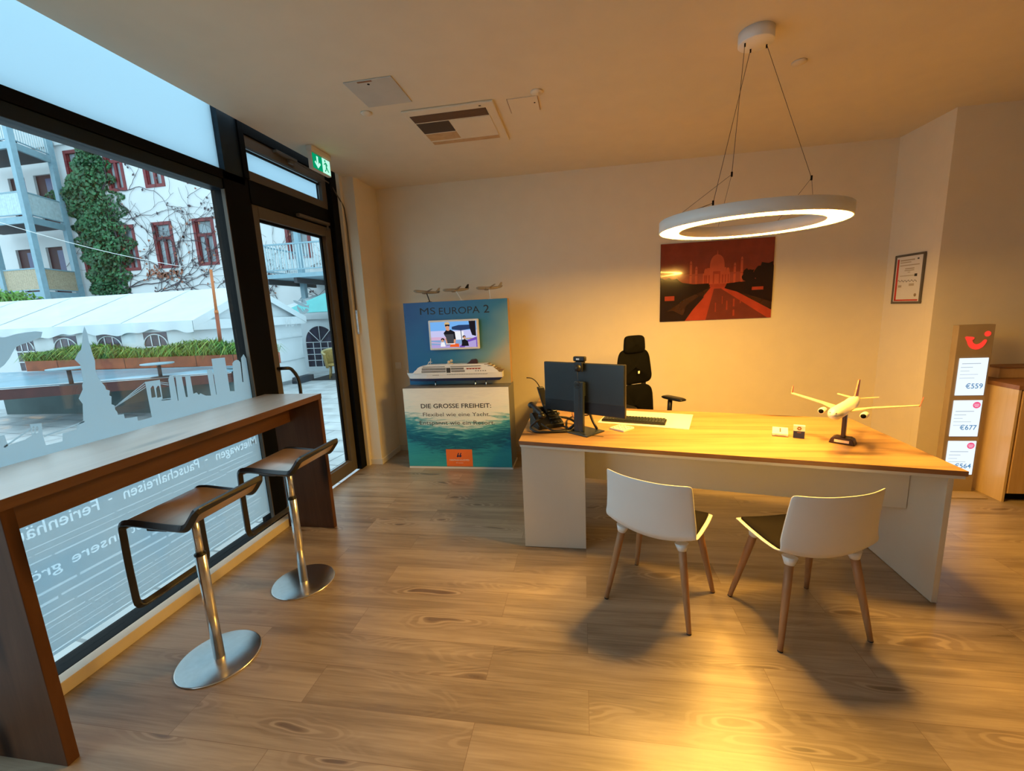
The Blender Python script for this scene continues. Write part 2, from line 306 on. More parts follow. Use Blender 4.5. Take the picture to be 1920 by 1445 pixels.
def root_of(o):
    while o.parent: o = o.parent
    return o
def obj(name, mb, mats, parent=None, bevel=0, world=True, solid=0, segs=2, smooth=False, subsurf=0):
    """one mesh object; with world=True the builder holds world coordinates and the parent's location is taken off"""
    me = bpy.data.meshes.new(name)
    off = Vector(root_of(parent).location) if (parent is not None and world) else Vector()
    me.from_pydata([tuple(p-off) for p in mb.v], [], mb.f)
    if not isinstance(mats, (list, tuple)): mats = [mats]
    for m in mats: me.materials.append(m)
    for i, p in enumerate(me.polygons): p.material_index = min(mb.mi[i], len(mats)-1); p.use_smooth = smooth or mb.sm[i]
    bm = bmesh.new(); bm.from_mesh(me); bmesh.ops.remove_doubles(bm, verts=bm.verts, dist=1e-6); bmesh.ops.recalc_face_normals(bm, faces=bm.faces); bm.to_mesh(me); bm.free()
    o = bpy.data.objects.new(name, me); C.objects.link(o)
    if parent is not None: o.parent = parent
    if solid: md = o.modifiers.new('thickness', 'SOLIDIFY'); md.thickness = solid; md.offset = 0
    if subsurf: md = o.modifiers.new('subdivision', 'SUBSURF'); md.levels = subsurf; md.render_levels = subsurf
    if bevel:
        md = o.modifiers.new('bevel', 'BEVEL'); md.width = bevel; md.segments = segs; md.limit_method = 'ANGLE'; md.angle_limit = math.radians(40)
    return o
def thing(name, label, cat, loc=(0, 0, 0), rotz=0, group=None):
    o = bpy.data.objects.new(name, None); C.objects.link(o); o.location = loc; o.rotation_euler = (0, 0, rotz); o.empty_display_size = .1
    o['label'] = label; o['category'] = cat
    if group: o['group'] = group
    return o
def tag(o, label, cat, group=None, kind=None):
    o['label'] = label; o['category'] = cat
    if group: o['group'] = group
    if kind: o['kind'] = kind
    return o
def struct(name, mb, m, bevel=0):
    o = obj(name, mb, m, bevel=bevel); o['kind'] = 'structure'; return o
def sroot(name, loc=(0, 0, 0)):
    o = bpy.data.objects.new(name, None); C.objects.link(o); o.location = loc; o['kind'] = 'structure'; return o
def copy_thing(root, loc, rotz=None, label=None, group=None):
    r = root.copy(); C.objects.link(r); r.location = loc
    if rotz is not None: r.rotation_euler = (0, 0, rotz)
    if label: r['label'] = label
    if group: r['group'] = group
    for ch in list(root.children):
        c = ch.copy(); C.objects.link(c); c.parent = r
        for g in list(ch.children):
            d = g.copy(); C.objects.link(d); d.parent = c
    return r
def text_mesh(string, size, extrude=.0004, bold=0, align='LEFT', spacing=1.0):
    cu = bpy.data.curves.new('lettering', 'FONT'); cu.body = string; cu.size = size; cu.extrude = extrude; cu.offset = bold; cu.align_x = align; cu.resolution_u = 3; cu.space_character = spacing
    o = bpy.data.objects.new('lettering', cu); C.objects.link(o); bpy.context.view_layer.update()
    me = bpy.data.meshes.new_from_object(o.evaluated_get(bpy.context.evaluated_depsgraph_get()))
    mb = MB(); mb.add([v.co.copy() for v in me.vertices], [tuple(p.vertices) for p in me.polygons])
    bpy.data.objects.remove(o); bpy.data.curves.remove(cu); bpy.data.meshes.remove(me); return mb
def frame_mtx(origin, ex, ey):
    ex = Vector(ex).normalized(); ey = Vector(ey).normalized(); ez = ex.cross(ey)
    return Matrix(((ex.x, ey.x, ez.x, origin[0]), (ex.y, ey.y, ez.y, origin[1]), (ex.z, ey.z, ez.z, origin[2]), (0, 0, 0, 1)))
def fit_text(string, width, height, origin, ex, ey, align='CENTER', bold=0, extrude=.0004):
    """lettering scaled to a cap height and a width; origin = baseline centre (or left)"""
    mb = text_mesh(string, 1.0, 0, bold, 'LEFT')
    xs = [p.x for p in mb.v]; x0, x1 = min(xs), max(xs); k = height/.729 if height else width/(x1-x0)
    kx = width/(x1-x0) if width else k
    sh = (x1+x0)/2 if align == 'CENTER' else x0
    T = frame_mtx(origin, ex, ey)
    mb.v = [T @ Vector(((p.x-sh)*kx, p.y*k, extrude)) for p in mb.v]; return mb
def curve_fill(polys, plane_x, thick):
    """filled flat shape with holes in the plane x = const from lists of (y, z)"""
    cu = bpy.data.curves.new('shape', 'CURVE'); cu.dimensions = '2D'; cu.fill_mode = 'BOTH'; cu.extrude = thick/2
    for pl in polys:
        sp = cu.splines.new('POLY'); sp.points.add(len(pl)-1); sp.use_cyclic_u = True
        for i, (a, b) in enumerate(pl): sp.points[i].co = (a, b, 0, 1)
    o = bpy.data.objects.new('shape', cu); C.objects.link(o); bpy.context.view_layer.update()
    me = bpy.data.meshes.new_from_object(o.evaluated_get(bpy.context.evaluated_depsgraph_get()))
    mb = MB(); mb.add([Vector((plane_x+v.co.z, v.co.x, v.co.y)) for v in me.vertices], [tuple(p.vertices) for p in me.polygons])
    bpy.data.objects.remove(o); bpy.data.curves.remove(cu); bpy.data.meshes.remove(me); return mb
def text_polys(string, size_h, width, origin_y, z):
    """outlines of mirrored street-facing lettering as (y, z) polygons, running from y = origin_y towards smaller y"""
    cu = bpy.data.curves.new('lettering', 'FONT'); cu.body = string; cu.size = 1; cu.resolution_u = 3; cu.offset = .012
    o = bpy.data.objects.new('lettering', cu); C.objects.link(o); bpy.context.view_layer.update()
    me = bpy.data.meshes.new_from_object(o.evaluated_get(bpy.context.evaluated_depsgraph_get()))
    bm = bmesh.new(); bm.from_mesh(me); bmesh.ops.remove_doubles(bm, verts=bm.verts, dist=1e-5)
    es = [e for e in bm.edges if len(e.link_faces) == 1]; nb = {}
    for e in es:
        for a, b in ((e.verts[0], e.verts[1]), (e.verts[1], e.verts[0])): nb.setdefault(a.index, []).append(b)
    seen = set(); loops = []
    for e in es:
        v = e.verts[0]
        if v.index in seen: continue
        lp = [v]; seen.add(v.index)
        while True:
            nx = [q for q in nb[lp[-1].index] if q.index not in seen]
            if not nx: break
            lp.append(nx[0]); seen.add(nx[0].index)
        if len(lp) > 2: loops.append([(p.co.x, p.co.y) for p in lp])
    bm.free(); xs = [p[0] for l in loops for p in l]; x0, x1 = min(xs), max(xs); k = size_h/.729; kx = width/(x1-x0)
    bpy.data.objects.remove(o); bpy.data.curves.remove(cu); bpy.data.meshes.remove(me)
    return [[(origin_y-(x-x0)*kx, z+y*k) for x, y in l] for l in loops]
def lerp(a, b, t): return a+(b-a)*t
def smooth_path(pts, r, n=5):
    """round the corners of a polyline"""
    P = [Vector(p) for p in pts]; out = [P[0]]
    for i in range(1, len(P)-1):
        a = P[i-1]-P[i]; b = P[i+1]-P[i]; d = min(r, a.length*.49, b.length*.49)
        p0 = P[i]+a.normalized()*d; p2 = P[i]+b.normalized()*d
        for k in range(n+1):
            t = k/n; out.append((1-t)**2*p0 + 2*t*(1-t)*P[i] + t*t*p2)
    out.append(P[-1]); return out
# ------------------------------------------------------------------ room shell
ZC = 2.99; YB = 4.72; XR = 2.87; XW = -2.42
struct('floor', MB().box(-2.40, 5.3, -2.6, YB+.1, -.10, 0), M['floor'])
struct('ceiling', MB().box(-2.315, 5.3, -2.6, YB+.1, ZC, ZC+.12), M['ceiling'])
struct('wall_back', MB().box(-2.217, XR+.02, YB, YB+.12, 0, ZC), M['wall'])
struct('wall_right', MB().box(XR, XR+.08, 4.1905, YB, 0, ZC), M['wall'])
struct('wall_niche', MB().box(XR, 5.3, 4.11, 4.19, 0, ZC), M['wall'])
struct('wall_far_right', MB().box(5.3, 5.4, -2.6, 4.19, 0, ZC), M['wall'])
struct('wall_front', MB().box(-2.5, 5.4, -2.7, -2.6, 0, ZC), M['wall'])
struct('wall_left', MB().box(-2.55, -2.34, -2.6, -.9, 0, ZC+.35), M['wall'])
struct('trim_1', MB().box(-2.56, -2.217, 4.235, YB+.12, 0, ZC).box(-2.56, -2.3155, 4.235, YB+.12, ZC, 3.29), M['wall'])          # white pier between door and back wall
struct('trim_2', MB().box(-2.56, -2.338, 4.185, 4.2345, .0, 3.29), M['wall'])
struct('trim_3', MB().box(-2.60, -2.316, -2.6, 4.3, ZC+.30, ZC+.42), M['ceiling'])  # pelmet lid over the window slot
struct('baseboard_back', MB().box(-2.216, XR-.001, YB-.014, YB-.0005, 0, .06).box(-2.34, -2.2165, 4.221, 4.2345, 0, .06).box(-2.2165, -2.203, 4.221, YB-.014, 0, .06), M['white'], .002)
struct('baseboard_right', MB().box(XR-.014, XR-.0005, 4.10, YB-.014, 0, .06).box(XR-.014, 5.29, 4.096, 4.1095, 0, .06), M['white'], .002)
struct('baseboard_left', MB().box(-2.40, -2.336, -.9, 3.02, 0, .064), M['trim'], .002)

# ------------------------------------------------------------------ big shop window
w = sroot('window_1', (-2.45, 1.0, 0))
y0, y1 = -.9, 2.80
obj('sill_rail', MB().box(-2.52, -2.405, y0, y1, .0, .062), M['black'], w, .003)
fb = MB().box(-2.53, -2.415, y0, 3.0, 2.60, 2.662); fb.m = 1; fb.box(-2.53, -2.425, y0, 2.82, 2.53, 2.60)
obj('transom', fb, [M['black'], M['blueblack']], w, .004)
mu = MB().box(-2.53, -2.415, 2.795, 3.035, 0.0, 2.655); obj('mullion', mu, M['black'], w, .004)
obj('mullion_edge', MB().box(-2.44, -2.414, 2.788, 2.7945, .062, 2.53), M['bronze'], w)
mu = MB().box(-2.53, -2.40, 2.985, 3.035, 2.655, 3.3); mu.m = 1; mu.box(-2.53, -2.412, 2.82, 2.985, 2.655, 3.3); obj('upper_mullion', mu, [M['black'], M['blueblack']], w, .002)
obj('end_post', MB().box(-2.53, -2.40, y0-.06, y0, 0, 3.3), M['black'], w, .003)
obj('glass', MB().box(-2.466, -2.454, y0, 2.80, .062, 2.53), M['glass'], w)
obj('frosted_toplight', MB().box(-2.466, -2.454, y0, 2.83, 2.655, 3.29), M['opal'], w)

# frosted city-skyline foil on the pane, with its lettering
XF = -2.452
def yz(px, py): p = at_x(px, py, XF); return (p.y, p.z)
sky_px = [(477, 741), (470.5, 696), (465, 694), (462, 672.5), (456.6, 663.7), (452, 671), (456.5, 716), (454.5, 716), (450.5, 679), (447, 675), (443, 674.5), (439, 676.5), (435.7, 680.6), (440, 733), (431.2, 733),
 (421.5, 670), (396.4, 672.5), (406.5, 739.5), (405.3, 739.5), (397.9, 693), (394, 693), (393, 691.5), (388, 694), (395.7, 741.5), (386, 741.5), (381, 739.5), (376, 737), (372.7, 740), (368.6, 735.5), (362.5, 738),
 (356.5, 704), (347, 704), (352.2, 744), (348.5, 744), (340, 703), (328.7, 703.6), (334.8, 751), (333.4, 751), (325.5, 706), (322, 703.5), (318, 704), (315.6, 711), (320.5, 745.6), (305, 747.7),
 (299.6, 711.8), (271.8, 715.8), (284.7, 782), (259, 789), (257, 781), (234, 784), (232, 776), (221, 777.5), (220, 772.5), (216, 767.5), (215, 760), (209, 757.5), (209, 743), (205, 741), (206, 732), (199, 730), (197, 724), (190, 716), (184, 708), (179, 694), (178, 676), (174, 665), (171, 655), (166.5, 640), (163.5, 625), (158, 611),
 (155.5, 622), (154, 640), (152, 655), (146, 662), (140, 674), (150.5, 684), (152.5, 695), (156, 715), (154, 722), (155, 730), (147.5, 747), (155, 757), (156, 788), (144, 797), (144, 805), (117.5, 812.5), (117.5, 827), (86, 834.5), (80, 815), (78, 793), (56, 795), (60, 816), (47, 824), (31, 829), (15, 835), (8, 815), (-40, 828), (-90, 848)]
outer = [yz(*q) for q in sky_px]
ylast = outer[-1][0]
outer += [(.93, outer[-1][1]-.03), (.93, .135), (outer[0][0]+.004, .135)]
holes = []
for (hx, hw) in ((287, 3.6), (297.3, 3.6)):
    holes.append([yz(hx-hw+1, 745.5), yz(hx-hw-1.2, 728), yz(hx-2.2, 724), yz(hx-.3, 722.5), yz(hx+1.5, 724.5), yz(hx+hw-.8, 731), yz(hx+hw+1.6, 744)])
for hx in (62.5, 69.5): holes.append([yz(hx-2.5, 812), yz(hx-2.7, 802), yz(hx, 798.5), yz(hx+2.5, 801), yz(hx+2.6, 811)])
hill = [yz(*q) for q in [(-60, 640), (10, 632), (30, 626), (48, 623), (66, 621), (79.5, 622), (77, 632), (58, 640), (42, 645), (29, 651), (24, 660), (18, 671), (8, 684), (-20, 705), (-60, 730)]]
obj('hill_foil', curve_fill([hill], XF, .0006), M['film'], w)
cb = MB()                                   # the suspension cables of the foil bridge
for a, b, t in (((272, 717), (222, 757), .9), ((272, 722), (216, 762), .9), ((273, 726), (214, 764), .8), ((300, 716), (315, 718), .8), ((300, 719), (316, 721.5), .8), ((58, 803), (8, 838), 1.6), ((82, 818), (158, 790), 1.6), ((303, 750), (320, 748.3), 1.2)):
    p, q = yz(*a), yz(*b); d = Vector((q[0]-p[0], q[1]-p[1])).normalized(); nrm = Vector((-d.y, d.x))*(.0022*t)
    cb.prism([(XF-.0003, p[0]+nrm.x, p[1]+nrm.y), (XF-.0003, q[0]+nrm.x, q[1]+nrm.y), (XF-.0003, q[0]-nrm.x, q[1]-nrm.y), (XF-.0003, p[0]-nrm.x, p[1]-nrm.y)], (.0006, 0, 0))
obj('foil_bridge_cables', cb, M['film'], w)
XL = XF
stripes = []; rs = random.Random(3)
for z0, h, ya, yb in ((.660, .011, 1.0, 2.73), (.628, .006, 1.1, 2.76), (.590, .012, 1.0, 2.70), (.438, .020, 1.1, 2.6), (.385, .018, 1.0, 2.74), (.335, .015, 1.0, 2.70), (.292, .009, 1.0, 2.74), (.268, .008, 1.05, 2.72), (.222, .010, 1.0, 2.66), (.196, .007, 1.3, 2.7)):
    y = ya
    while y < yb:
        L = min(rs.uniform(.25, .55), yb-y); dz = rs.uniform(-.003, .003); hh = h*rs.uniform(.5, .85)
        stripes.append([(y, z0+dz), (y+L-.012, z0+dz), (y+L-.012, z0+dz+hh), (y, z0+dz+hh)]); y += L
EX, EY = (0, -1, 0), (0, 0, 1)              # the writing faces the street, so it reads mirrored from inside
big = []; small = []
for t_, ya, yb in (('Mietwagen', 2.765, 2.40), ('-', 2.335, 2.315), ('Pauschalreisen', 2.27, 1.80), ('-', 1.745, 1.725), ('Ferienhäuser', 1.68, 1.225)):
    big += text_polys(t_, .064, ya-yb, ya, .712) if t_ != '-' else [[(ya, .738), (yb, .738), (yb, .746), (ya, .746)]]
for t_, ya, yb in (('im W', 2.36, 2.20), ('bt', 1.86, 1.80), ('unsere', 1.77, 1.52), ('größte', 1.48, 1.23)):
    small += text_polys(t_, .055, ya-yb, ya, .512)
edge_line = [[(1.0, .150), (2.78, .150), (2.78, .157), (1.0, .157)]]
obj('frosted_foil', curve_fill([outer]+holes+stripes+big+small+edge_line, XF, .0006), M['film'], w)
obj('foil_stripes', curve_fill(stripes, XF, .0005), M['filmstripe'], w)
obj('foil_lettering', curve_fill(big, XF, .0005), M['filmlight'], w)
obj('foil_small_lettering', curve_fill(small, XF, .0005), M['filmlight'], w)
obj('foil_lower_edge', curve_fill(edge_line, XF, .0005), M['filmlight'], w)

# ------------------------------------------------------------------ glazed street door and the vent window above it
d = sroot('door_1', (-2.45, 3.55, 0))
fr = MB().box(-2.54, -2.372, 4.075, 4.184, 0, 3.29).box(-2.53, -2.41, 3.03, 4.075, 2.49, 2.655).box(-2.53, -2.41, 3.03, 4.19, 2.975, 3.29)
obj('door_frame', fr, M['black'], d, .003)
lf = MB().box(-2.495, -2.42, 3.036, 3.10, .012, 2.486).box(-2.495, -2.42, 3.975, 4.072, .012, 2.486).box(-2.495, -2.42, 3.10, 3.975, .012, .135).box(-2.495, -2.42, 3.10, 3.975, 2.395, 2.486)
leaf = obj('door_leaf', lf, M['bronze'], d, .004)
sl = MB().box(-2.462, -2.446, 3.95, 3.9745, .136, 2.394).box(-2.462, -2.446, 3.1, 3.95, .136, .148); obj('glazing_bead', sl, M['steel'], leaf)
sl = MB().box(-2.4625, -2.444, 3.925, 3.949, .15, 2.394).box(-2.4625, -2.444, 3.10, 3.925, 2.375, 2.394); obj('glazing_seal', sl, M['black'], leaf)
obj('glass', MB().box(-2.461, -2.449, 3.10, 3.975, .135, 2.395), M['glass'], leaf)
hd = MB(); hd.tube(smooth_path([(-2.42, 3.07, 1.24), (-2.355, 3.07, 1.242), (-2.345, 3.12, 1.235), (-2.34, 3.185, 1.16), (-2.34, 3.20, 1.06), (-2.34, 3.19, .95), (-2.345, 3.12, .86), (-2.355, 3.07, .855), (-2.42, 3.07, .855)], .05, 5), .014, 12)
obj('door_handle', hd, M['darksteel'], d)
dc = MB().box(-2.42, -2.375, 3.54, 4.0, 2.495, 2.52); obj('door_closer', dc.box(-2.40, -2.385, 3.97, 3.985, 2.45, 2.496), M['bronze'], d, .004)
# door foil: globe-and-aeroplane mark and two lines of mirrored writing
XD = -2.447
def dyz(px, py): p = at_x(px, py, XD); return (p.y, p.z)
K = lambda x, y: dyz(520+x/8.027, 540+y/8.027)
globe = [K(*q) for q in [(300, 255), (320, 285), (350, 305), (385, 350), (400, 355), (372, 310), (380, 300), (420, 350), (412, 310), (440, 305), (465, 318), (475, 340), (445, 365), (420, 385), (385, 390), (345, 380), (320, 345), (298, 300)]]
glob2 = [K(*q) for q in [(312, 190), (335, 165), (365, 153), (400, 160), (428, 190), (442, 225), (446, 246), (415, 240), (385, 222), (372, 200), (360, 205)]]
plane = [K(*q) for q in [(232, 186), (262, 184), (330, 208), (356, 222), (365, 190), (376, 168), (384, 170), (378, 225), (420, 250), (450, 262), (487, 240), (470, 270), (478, 310), (456, 290), (410, 285), (360, 268), (310, 246), (262, 218)]]
obj('door_foil_mark', curve_fill([globe], XD, .0005), M['film'], leaf)
obj('door_foil_globe', curve_fill([glob2], XD, .0005), M['film'], leaf)
obj('door_foil_plane', curve_fill([plane], XD+.0006, .0005), M['film'], leaf)
t = fit_text('VON', .16, .085, (XD+.0004, 3.43, 1.565), EX, EY, 'LEFT', .005); obj('door_foil_lettering', t, M['film'], leaf)
t = fit_text('vons.de', .17, .045, (XD+.0004, 3.44, 1.485), EX, EY, 'LEFT', .005); obj('door_foil_address', t, M['film'], leaf)

w2 = sroot('window_2', (-2.45, 3.55, 2.8))
fr = MB().box(-2.50, -2.42, 3.036, 4.072, 2.658, 2.722).box(-2.50, -2.42, 3.036, 4.072, 2.895, 2.972).box(-2.50, -2.42, 3.036, 3.05, 2.722, 2.895).box(-2.50, -2.42, 4.0, 4.072, 2.722, 2.895)
obj('window_frame', fr, M['bronze'], w2, .003)
obj('frosted_pane', MB().box(-2.466, -2.456, 3.05, 4.0, 2.722, 2.895), M['opal'], w2)
obj('glazing_seal', MB().box(-2.4555, -2.446, 3.05, 4.0, 2.868, 2.885).box(-2.4555, -2.446, 3.965, 3.98, 2.722, 2.868), M['blueblack'], w2)
op = MB().box(-2.42, -2.385, 3.36, 3.62, 2.945, 2.968).box(-2.415, -2.39, 3.52, 3.58, 2.915, 2.946); obj('opener_arm', op, M['bronze'], w2, .003)
rd = MB(); rd.tube(smooth_path([(-2.40, 3.62, 2.955), (-2.385, 4.10, 2.90), (-2.33, 4.214, 2.71), (-2.325, 4.222, 2.55), (-2.325, 4.222, 1.68)], .04, 4), .006, 8); obj('opener_rod', rd, M['bronze'], w2)
lv = MB().box(-2.335, -2.305, 4.205, 4.24, 1.44, 1.69); lv.box(-2.318, -2.302, 4.196, 4.212, 1.455, 1.655); obj('opener_lever', lv, M['steel'], w2, .004)

# ------------------------------------------------------------------ ceiling fittings
tag(obj('ceiling_hatch', MB().box(-1.375, -1.07, 2.625, 2.945, ZC-.006, ZC), mat('hatch_grey', (.50, .49, .44), .6), bevel=.003), 'square white access panel in the ceiling nearest the window, left of the air unit', 'hatch')
hx = bpy.data.objects['ceiling_hatch']
obj('latch_slot', MB().box(-1.29, -1.20, 2.632, 2.645, ZC-.0075, ZC-.006), M['deskedge'], hx)
obj('lock', MB().lathe([(.008, -.0015), (.008, 0)], (-1.235, 2.67, ZC-.006), 12), M['black'], hx)
tag(obj('ceiling_hatch', MB().box(-.465, -.265, 3.08, 3.285, ZC-.005, ZC), M['ceiling'], bevel=.002), 'small white access panel in the ceiling right of the air unit', 'hatch')
hx = [o for o in bpy.data.objects if o.name.startswith('ceiling_hatch.')][0]
obj('panel_gap', MB().box(-.468, -.465, 3.08, 3.285, ZC-.0052, ZC-.0002), M['deskedge'], hx); obj('panel_gap', MB().box(-.265, -.262, 3.08, 3.285, ZC-.0052, ZC-.0002), M['deskedge'], hx)
obj('lock', MB().lathe([(.006, -.0015), (.006, 0)], (-.29, 3.165, ZC-.005), 12), M['black'], hx)
for (x, y, r, lab) in ((-1.43, 3.02, .038, 'flat white sprinkler cover on the ceiling between hatch and exit sign'), (-.262, 3.03, .04, 'flat white sprinkler cover on the ceiling above the small hatch'), (1.30, 3.085, .04, 'flat white sprinkler cover on the ceiling right of the ring lamp canopy')):
    s = obj('sprinkler_cover', MB().lathe([(r*1.0, 0), (r*1.02, -.004), (r*.9, -.009), (0, -.010)], (x, y, ZC), 28), M['ceiling']); tag(s, lab, 'sprinkler', 'sprinkler covers')
ac = thing('ceiling_air_unit', 'square cassette air conditioner in the ceiling with two dark open vents', 'air conditioner', (-.88, 3.39, ZC))
obj('frame', MB().box(-1.20, -.555, 3.055, 3.74, ZC-.014, ZC), M['ceiling'], ac, .006)
g = mat('air_vent_dark', (.055, .03, .015), .6)
vb = MB().box(-1.165, -.62, 3.125, 3.235, ZC-.0155, ZC-.0135); v1 = obj('vent', vb, g, ac)
for nm, bx in (('vent', (-1.165, -.92, 3.25, 3.43)),): obj(nm, MB().box(*bx, ZC-.0155, ZC-.0135), g, ac)
ls = MB()
for k in range(9): ls.box(-1.16, -.625, 3.128+k*.012, 3.131+k*.012, ZC-.0165, ZC-.0155)
obj('louvre', ls, M['deskedge'], v1)
obj('grille', MB().box(-1.165, -.92, 3.445, 3.57, ZC-.0165, ZC-.0135), M['woodside'], ac, .002)
obj('grille', MB().box(-1.165, -.62, 3.60, 3.655, ZC-.0165, ZC-.0135), M['woodside'], ac, .002)
obj('cover_plate', MB().box(-.905, -.615, 3.25, 3.585, ZC-.018, ZC-.0135), M['ceiling'], ac, .003)
obj('status_light', MB().box(-.66, -.645, 3.085, 3.095, ZC-.0155, ZC-.0135), M['black'], ac)

ex = thing('exit_sign', 'green illuminated emergency exit sign hanging from the ceiling by the door', 'exit sign', (-2.12, 3.54, ZC))
obj('housing', MB().box(-2.155, -2.105, 3.40, 3.675, 2.945, 2.989).box(-2.15, -2.115, 3.405, 3.67, 2.815, 2.945), M['white'], ex, .004)
GR = emission('exit_sign_green', (.0, .32, .13), .9); GW = emission('exit_sign_white', (.50, 1.0, .78), .95)
obj('green_field', MB().box(-2.1149, -2.1135, 3.412, 3.545, 2.822, 2.938), GR, ex)
obj('white_field', MB().box(-2.1149, -2.1135, 3.545, 3.66, 2.822, 2.938), GW, ex)
a = MB(); yc = 3.478
for pts in ([(-.012, .925), (.012, .925), (.012, .868), (.03, .885), (.042, .872), (0, .832), (-.042, .872), (-.03, .885), (-.012, .868)],):
    a.prism([(-2.1134, yc+p, 2+q) for p, q in pts], (.0006, 0, 0))
obj('arrow', a, GW, ex)
r = MB(); yc = 3.60
r.lathe([(0, 0), (.009, 0), (.009, .0006), (0, .0006)], (-2.1134, yc-.012, 2.922), 12, 'x')
for pts in ([(-.012, .912), (.006, .912), (.012, .872), (-.006, .872)], [(-.012, .908), (-.034, .893), (-.030, .887), (-.008, .90)], [(.006, .910), (.024, .893), (.020, .888), (.002, .902)], [(.0, .874), (.014, .874), (.030, .850), (.036, .852), (.038, .846), (.022, .842), (.004, .864)], [(-.006, .874), (.006, .874), (-.006, .846), (-.022, .836), (-.026, .842), (-.014, .852)]):
    r.prism([(-2.1134, yc+p, 2+q) for p, q in pts], (.0006, 0, 0))
obj('running_figure', r, GR, ex)

# ring pendant
RC = Vector((.945, 2.755, 2.02)); RO, RI, RH = .482, .363, .062
pd = thing('ring_pendant_lamp', 'large white glowing ring pendant lamp hanging over the desk', 'pendant lamp', tuple(RC))
tilt = Matrix.Translation(RC) @ Matrix.Rotation(.018, 4, Vector((1, .6, 0)).normalized()) @ Matrix.Translation(-RC)
ring = MB(); ring.lathe([(RO, .004), (RO, RH), (RO-.004, RH+.003), (RI+.004, RH+.003), (RI, RH), (RI, .004), (RI+.006, .0), (RI+.006, .008), (RO-.006, .008), (RO-.006, 0), (RO, .004)], tuple(RC), 96)
obj('ring_body', ring.xf(tilt), M['whitep'], pd)
df = MB(); df.lathe([(RI+.0062, .004), (RO-.0062, .004), (RO-.0062, .007), (RI+.0062, .007), (RI+.0062, .004)], tuple(RC), 96); obj('light_diffuser', df.xf(tilt), M['lamp'], pd)
CN = Vector((.925, 2.705, ZC))
obj('ceiling_canopy', MB().lathe([(.086, 0), (.086, -.055), (.083, -.058), (0, -.058)], tuple(CN), 48), M['whitep'], pd)
top = RC.z+RH+.004
def rp(deg, r=.44): a = math.radians(deg); return Vector((RC.x+r*math.cos(a), RC.y+r*math.sin(a), top))
for a0, nd, ends in (((-.06, -.02), Vector((.80, 2.60, 2.275)), (200, 95)), ((.06, .02), Vector((1.235, 2.70, 2.245)), (20, 50)), ((-.01, .045), Vector((.70, 2.56, 2.13)), (205, 175))):
    p = Vector((CN.x+a0[0], CN.y+a0[1], ZC-.058))
    wr = MB(); wr.tube([p, nd], .0014, 6); wire = obj('wire', wr, M['darksteel'], pd)
    br = MB(); [br.tube([nd, rp(e)], .0010, 6) for e in ends]; obj('bridle', br, M['darksteel'], wire)
    cl = MB(); cl.lathe([(.004, -.016), (.004, .008), (.002, .012)], tuple(p), 10); obj('wire_grip', cl, M['black'], wire); cl = MB(); cl.lathe([(.005, -.012), (.005, .012)], tuple(nd), 10); obj('wire_grip', cl, M['black'], wire)

# second ring pendant further back in the room (behind the camera)

# ------------------------------------------------------------------ things on the walls
ls_ = obj('light_switch', MB().box(-2.175, -2.10, YB-.010, YB-.0005, 1.0, 1.075), M['whitep'], bevel=.004); tag(ls_, 'square white light switch on the back wall left of the display stand', 'light switch')
obj('rocker', MB().box(-2.163, -2.112, YB-.014, YB-.010, 1.012, 1.063), M['whitep'], ls_, .002)

pic = thing('wall_picture', 'frameless glossy print of a red sunset palace with dome and long pool', 'picture', (1.335, YB-.012, 1.82))
yp = YB-.014
obj('backing', MB().box(.802, 1.868, yp, YB-.001, 1.424, 2.20), M['black'], pic, .001)
pc = {}
for k, c in dict(sky=(.25, .042, .022), skylow=(.34, .07, .04), dark=(.018, .006, .004), dome=(.52, .10, .045), domesh=(.36, .055, .028), path=(.42, .055, .025), pool=(.17, .035, .022), grass=(.05, .018, .008)).items():
    pc[k] = mat('print_'+k, c, .12, var=.12, nscale=9, spec=.6, coat=.6)
keys = list(pc)
prt = MB(); lay = [0]
def flat(key, pts):
    lay[0] += 1; y = yp-.0003-lay[0]*.00012
    prt.m = keys.index(key); prt.poly([(.802+u*1.066, y, 1.424+v*.776) for u, v in pts])
def rect(key, u0, v0, u1, v1): flat(key, [(u0, v0), (u1, v0), (u1, v1), (u0, v1)])
rect('sky', 0, .42, 1, 1); rect('skylow', 0, .42, 1, .6); rect('grass', 0, 0, 1, .46)
flat('path', [(.22, 0), (.47, .44), (.58, .44), (1, .10), (1, 0)])
flat('pool', [(.42, 0), (.488, .40), (.55, .40), (.97, 0)])
flat('domesh', [(.45, .42), (.60, .42), (.60, .455), (.45, .455)])
rect('domesh', .30, .455, .75, .475)
rect('dome', .385, .46, .625, .60); rect('dome', .42, .60, .59, .665); rect('domesh', .475, .465, .54, .62); rect('dome', .487, .465, .528, .585)
for u in (.395, .41, .435, .555, .58, .605):
    rect('domesh', u, .47, u+.012, .575)
flat('dome', [(.445+.06*0+.13*(.5-.5*math.cos(PI*k/16)), .665+.165*math.sin(PI*k/16)**.75) for k in range(17)])
flat('dome', [(.505, .825), (.515, .825), (.511, .885), (.509, .885)])
for u0 in (.395, .59):
    flat('dome', [(u0+.03*(.5-.5*math.cos(PI*k/10)), .60+.06*math.sin(PI*k/10)**.8) for k in range(11)])
for u, h in ((.275, .77), (.325, .70), (.665, .72), (.725, .79)):
    rect('dome', u-.010, .46, u+.010, h-.04); rect('domesh', u-.013, .58, u+.013, .59); rect('domesh', u-.013, h-.05, u+.013, h-.04)
    flat('dome', [(u-.010+.02*(.5-.5*math.cos(PI*k/8)), h-.04+.035*math.sin(PI*k/8)) for k in range(9)])
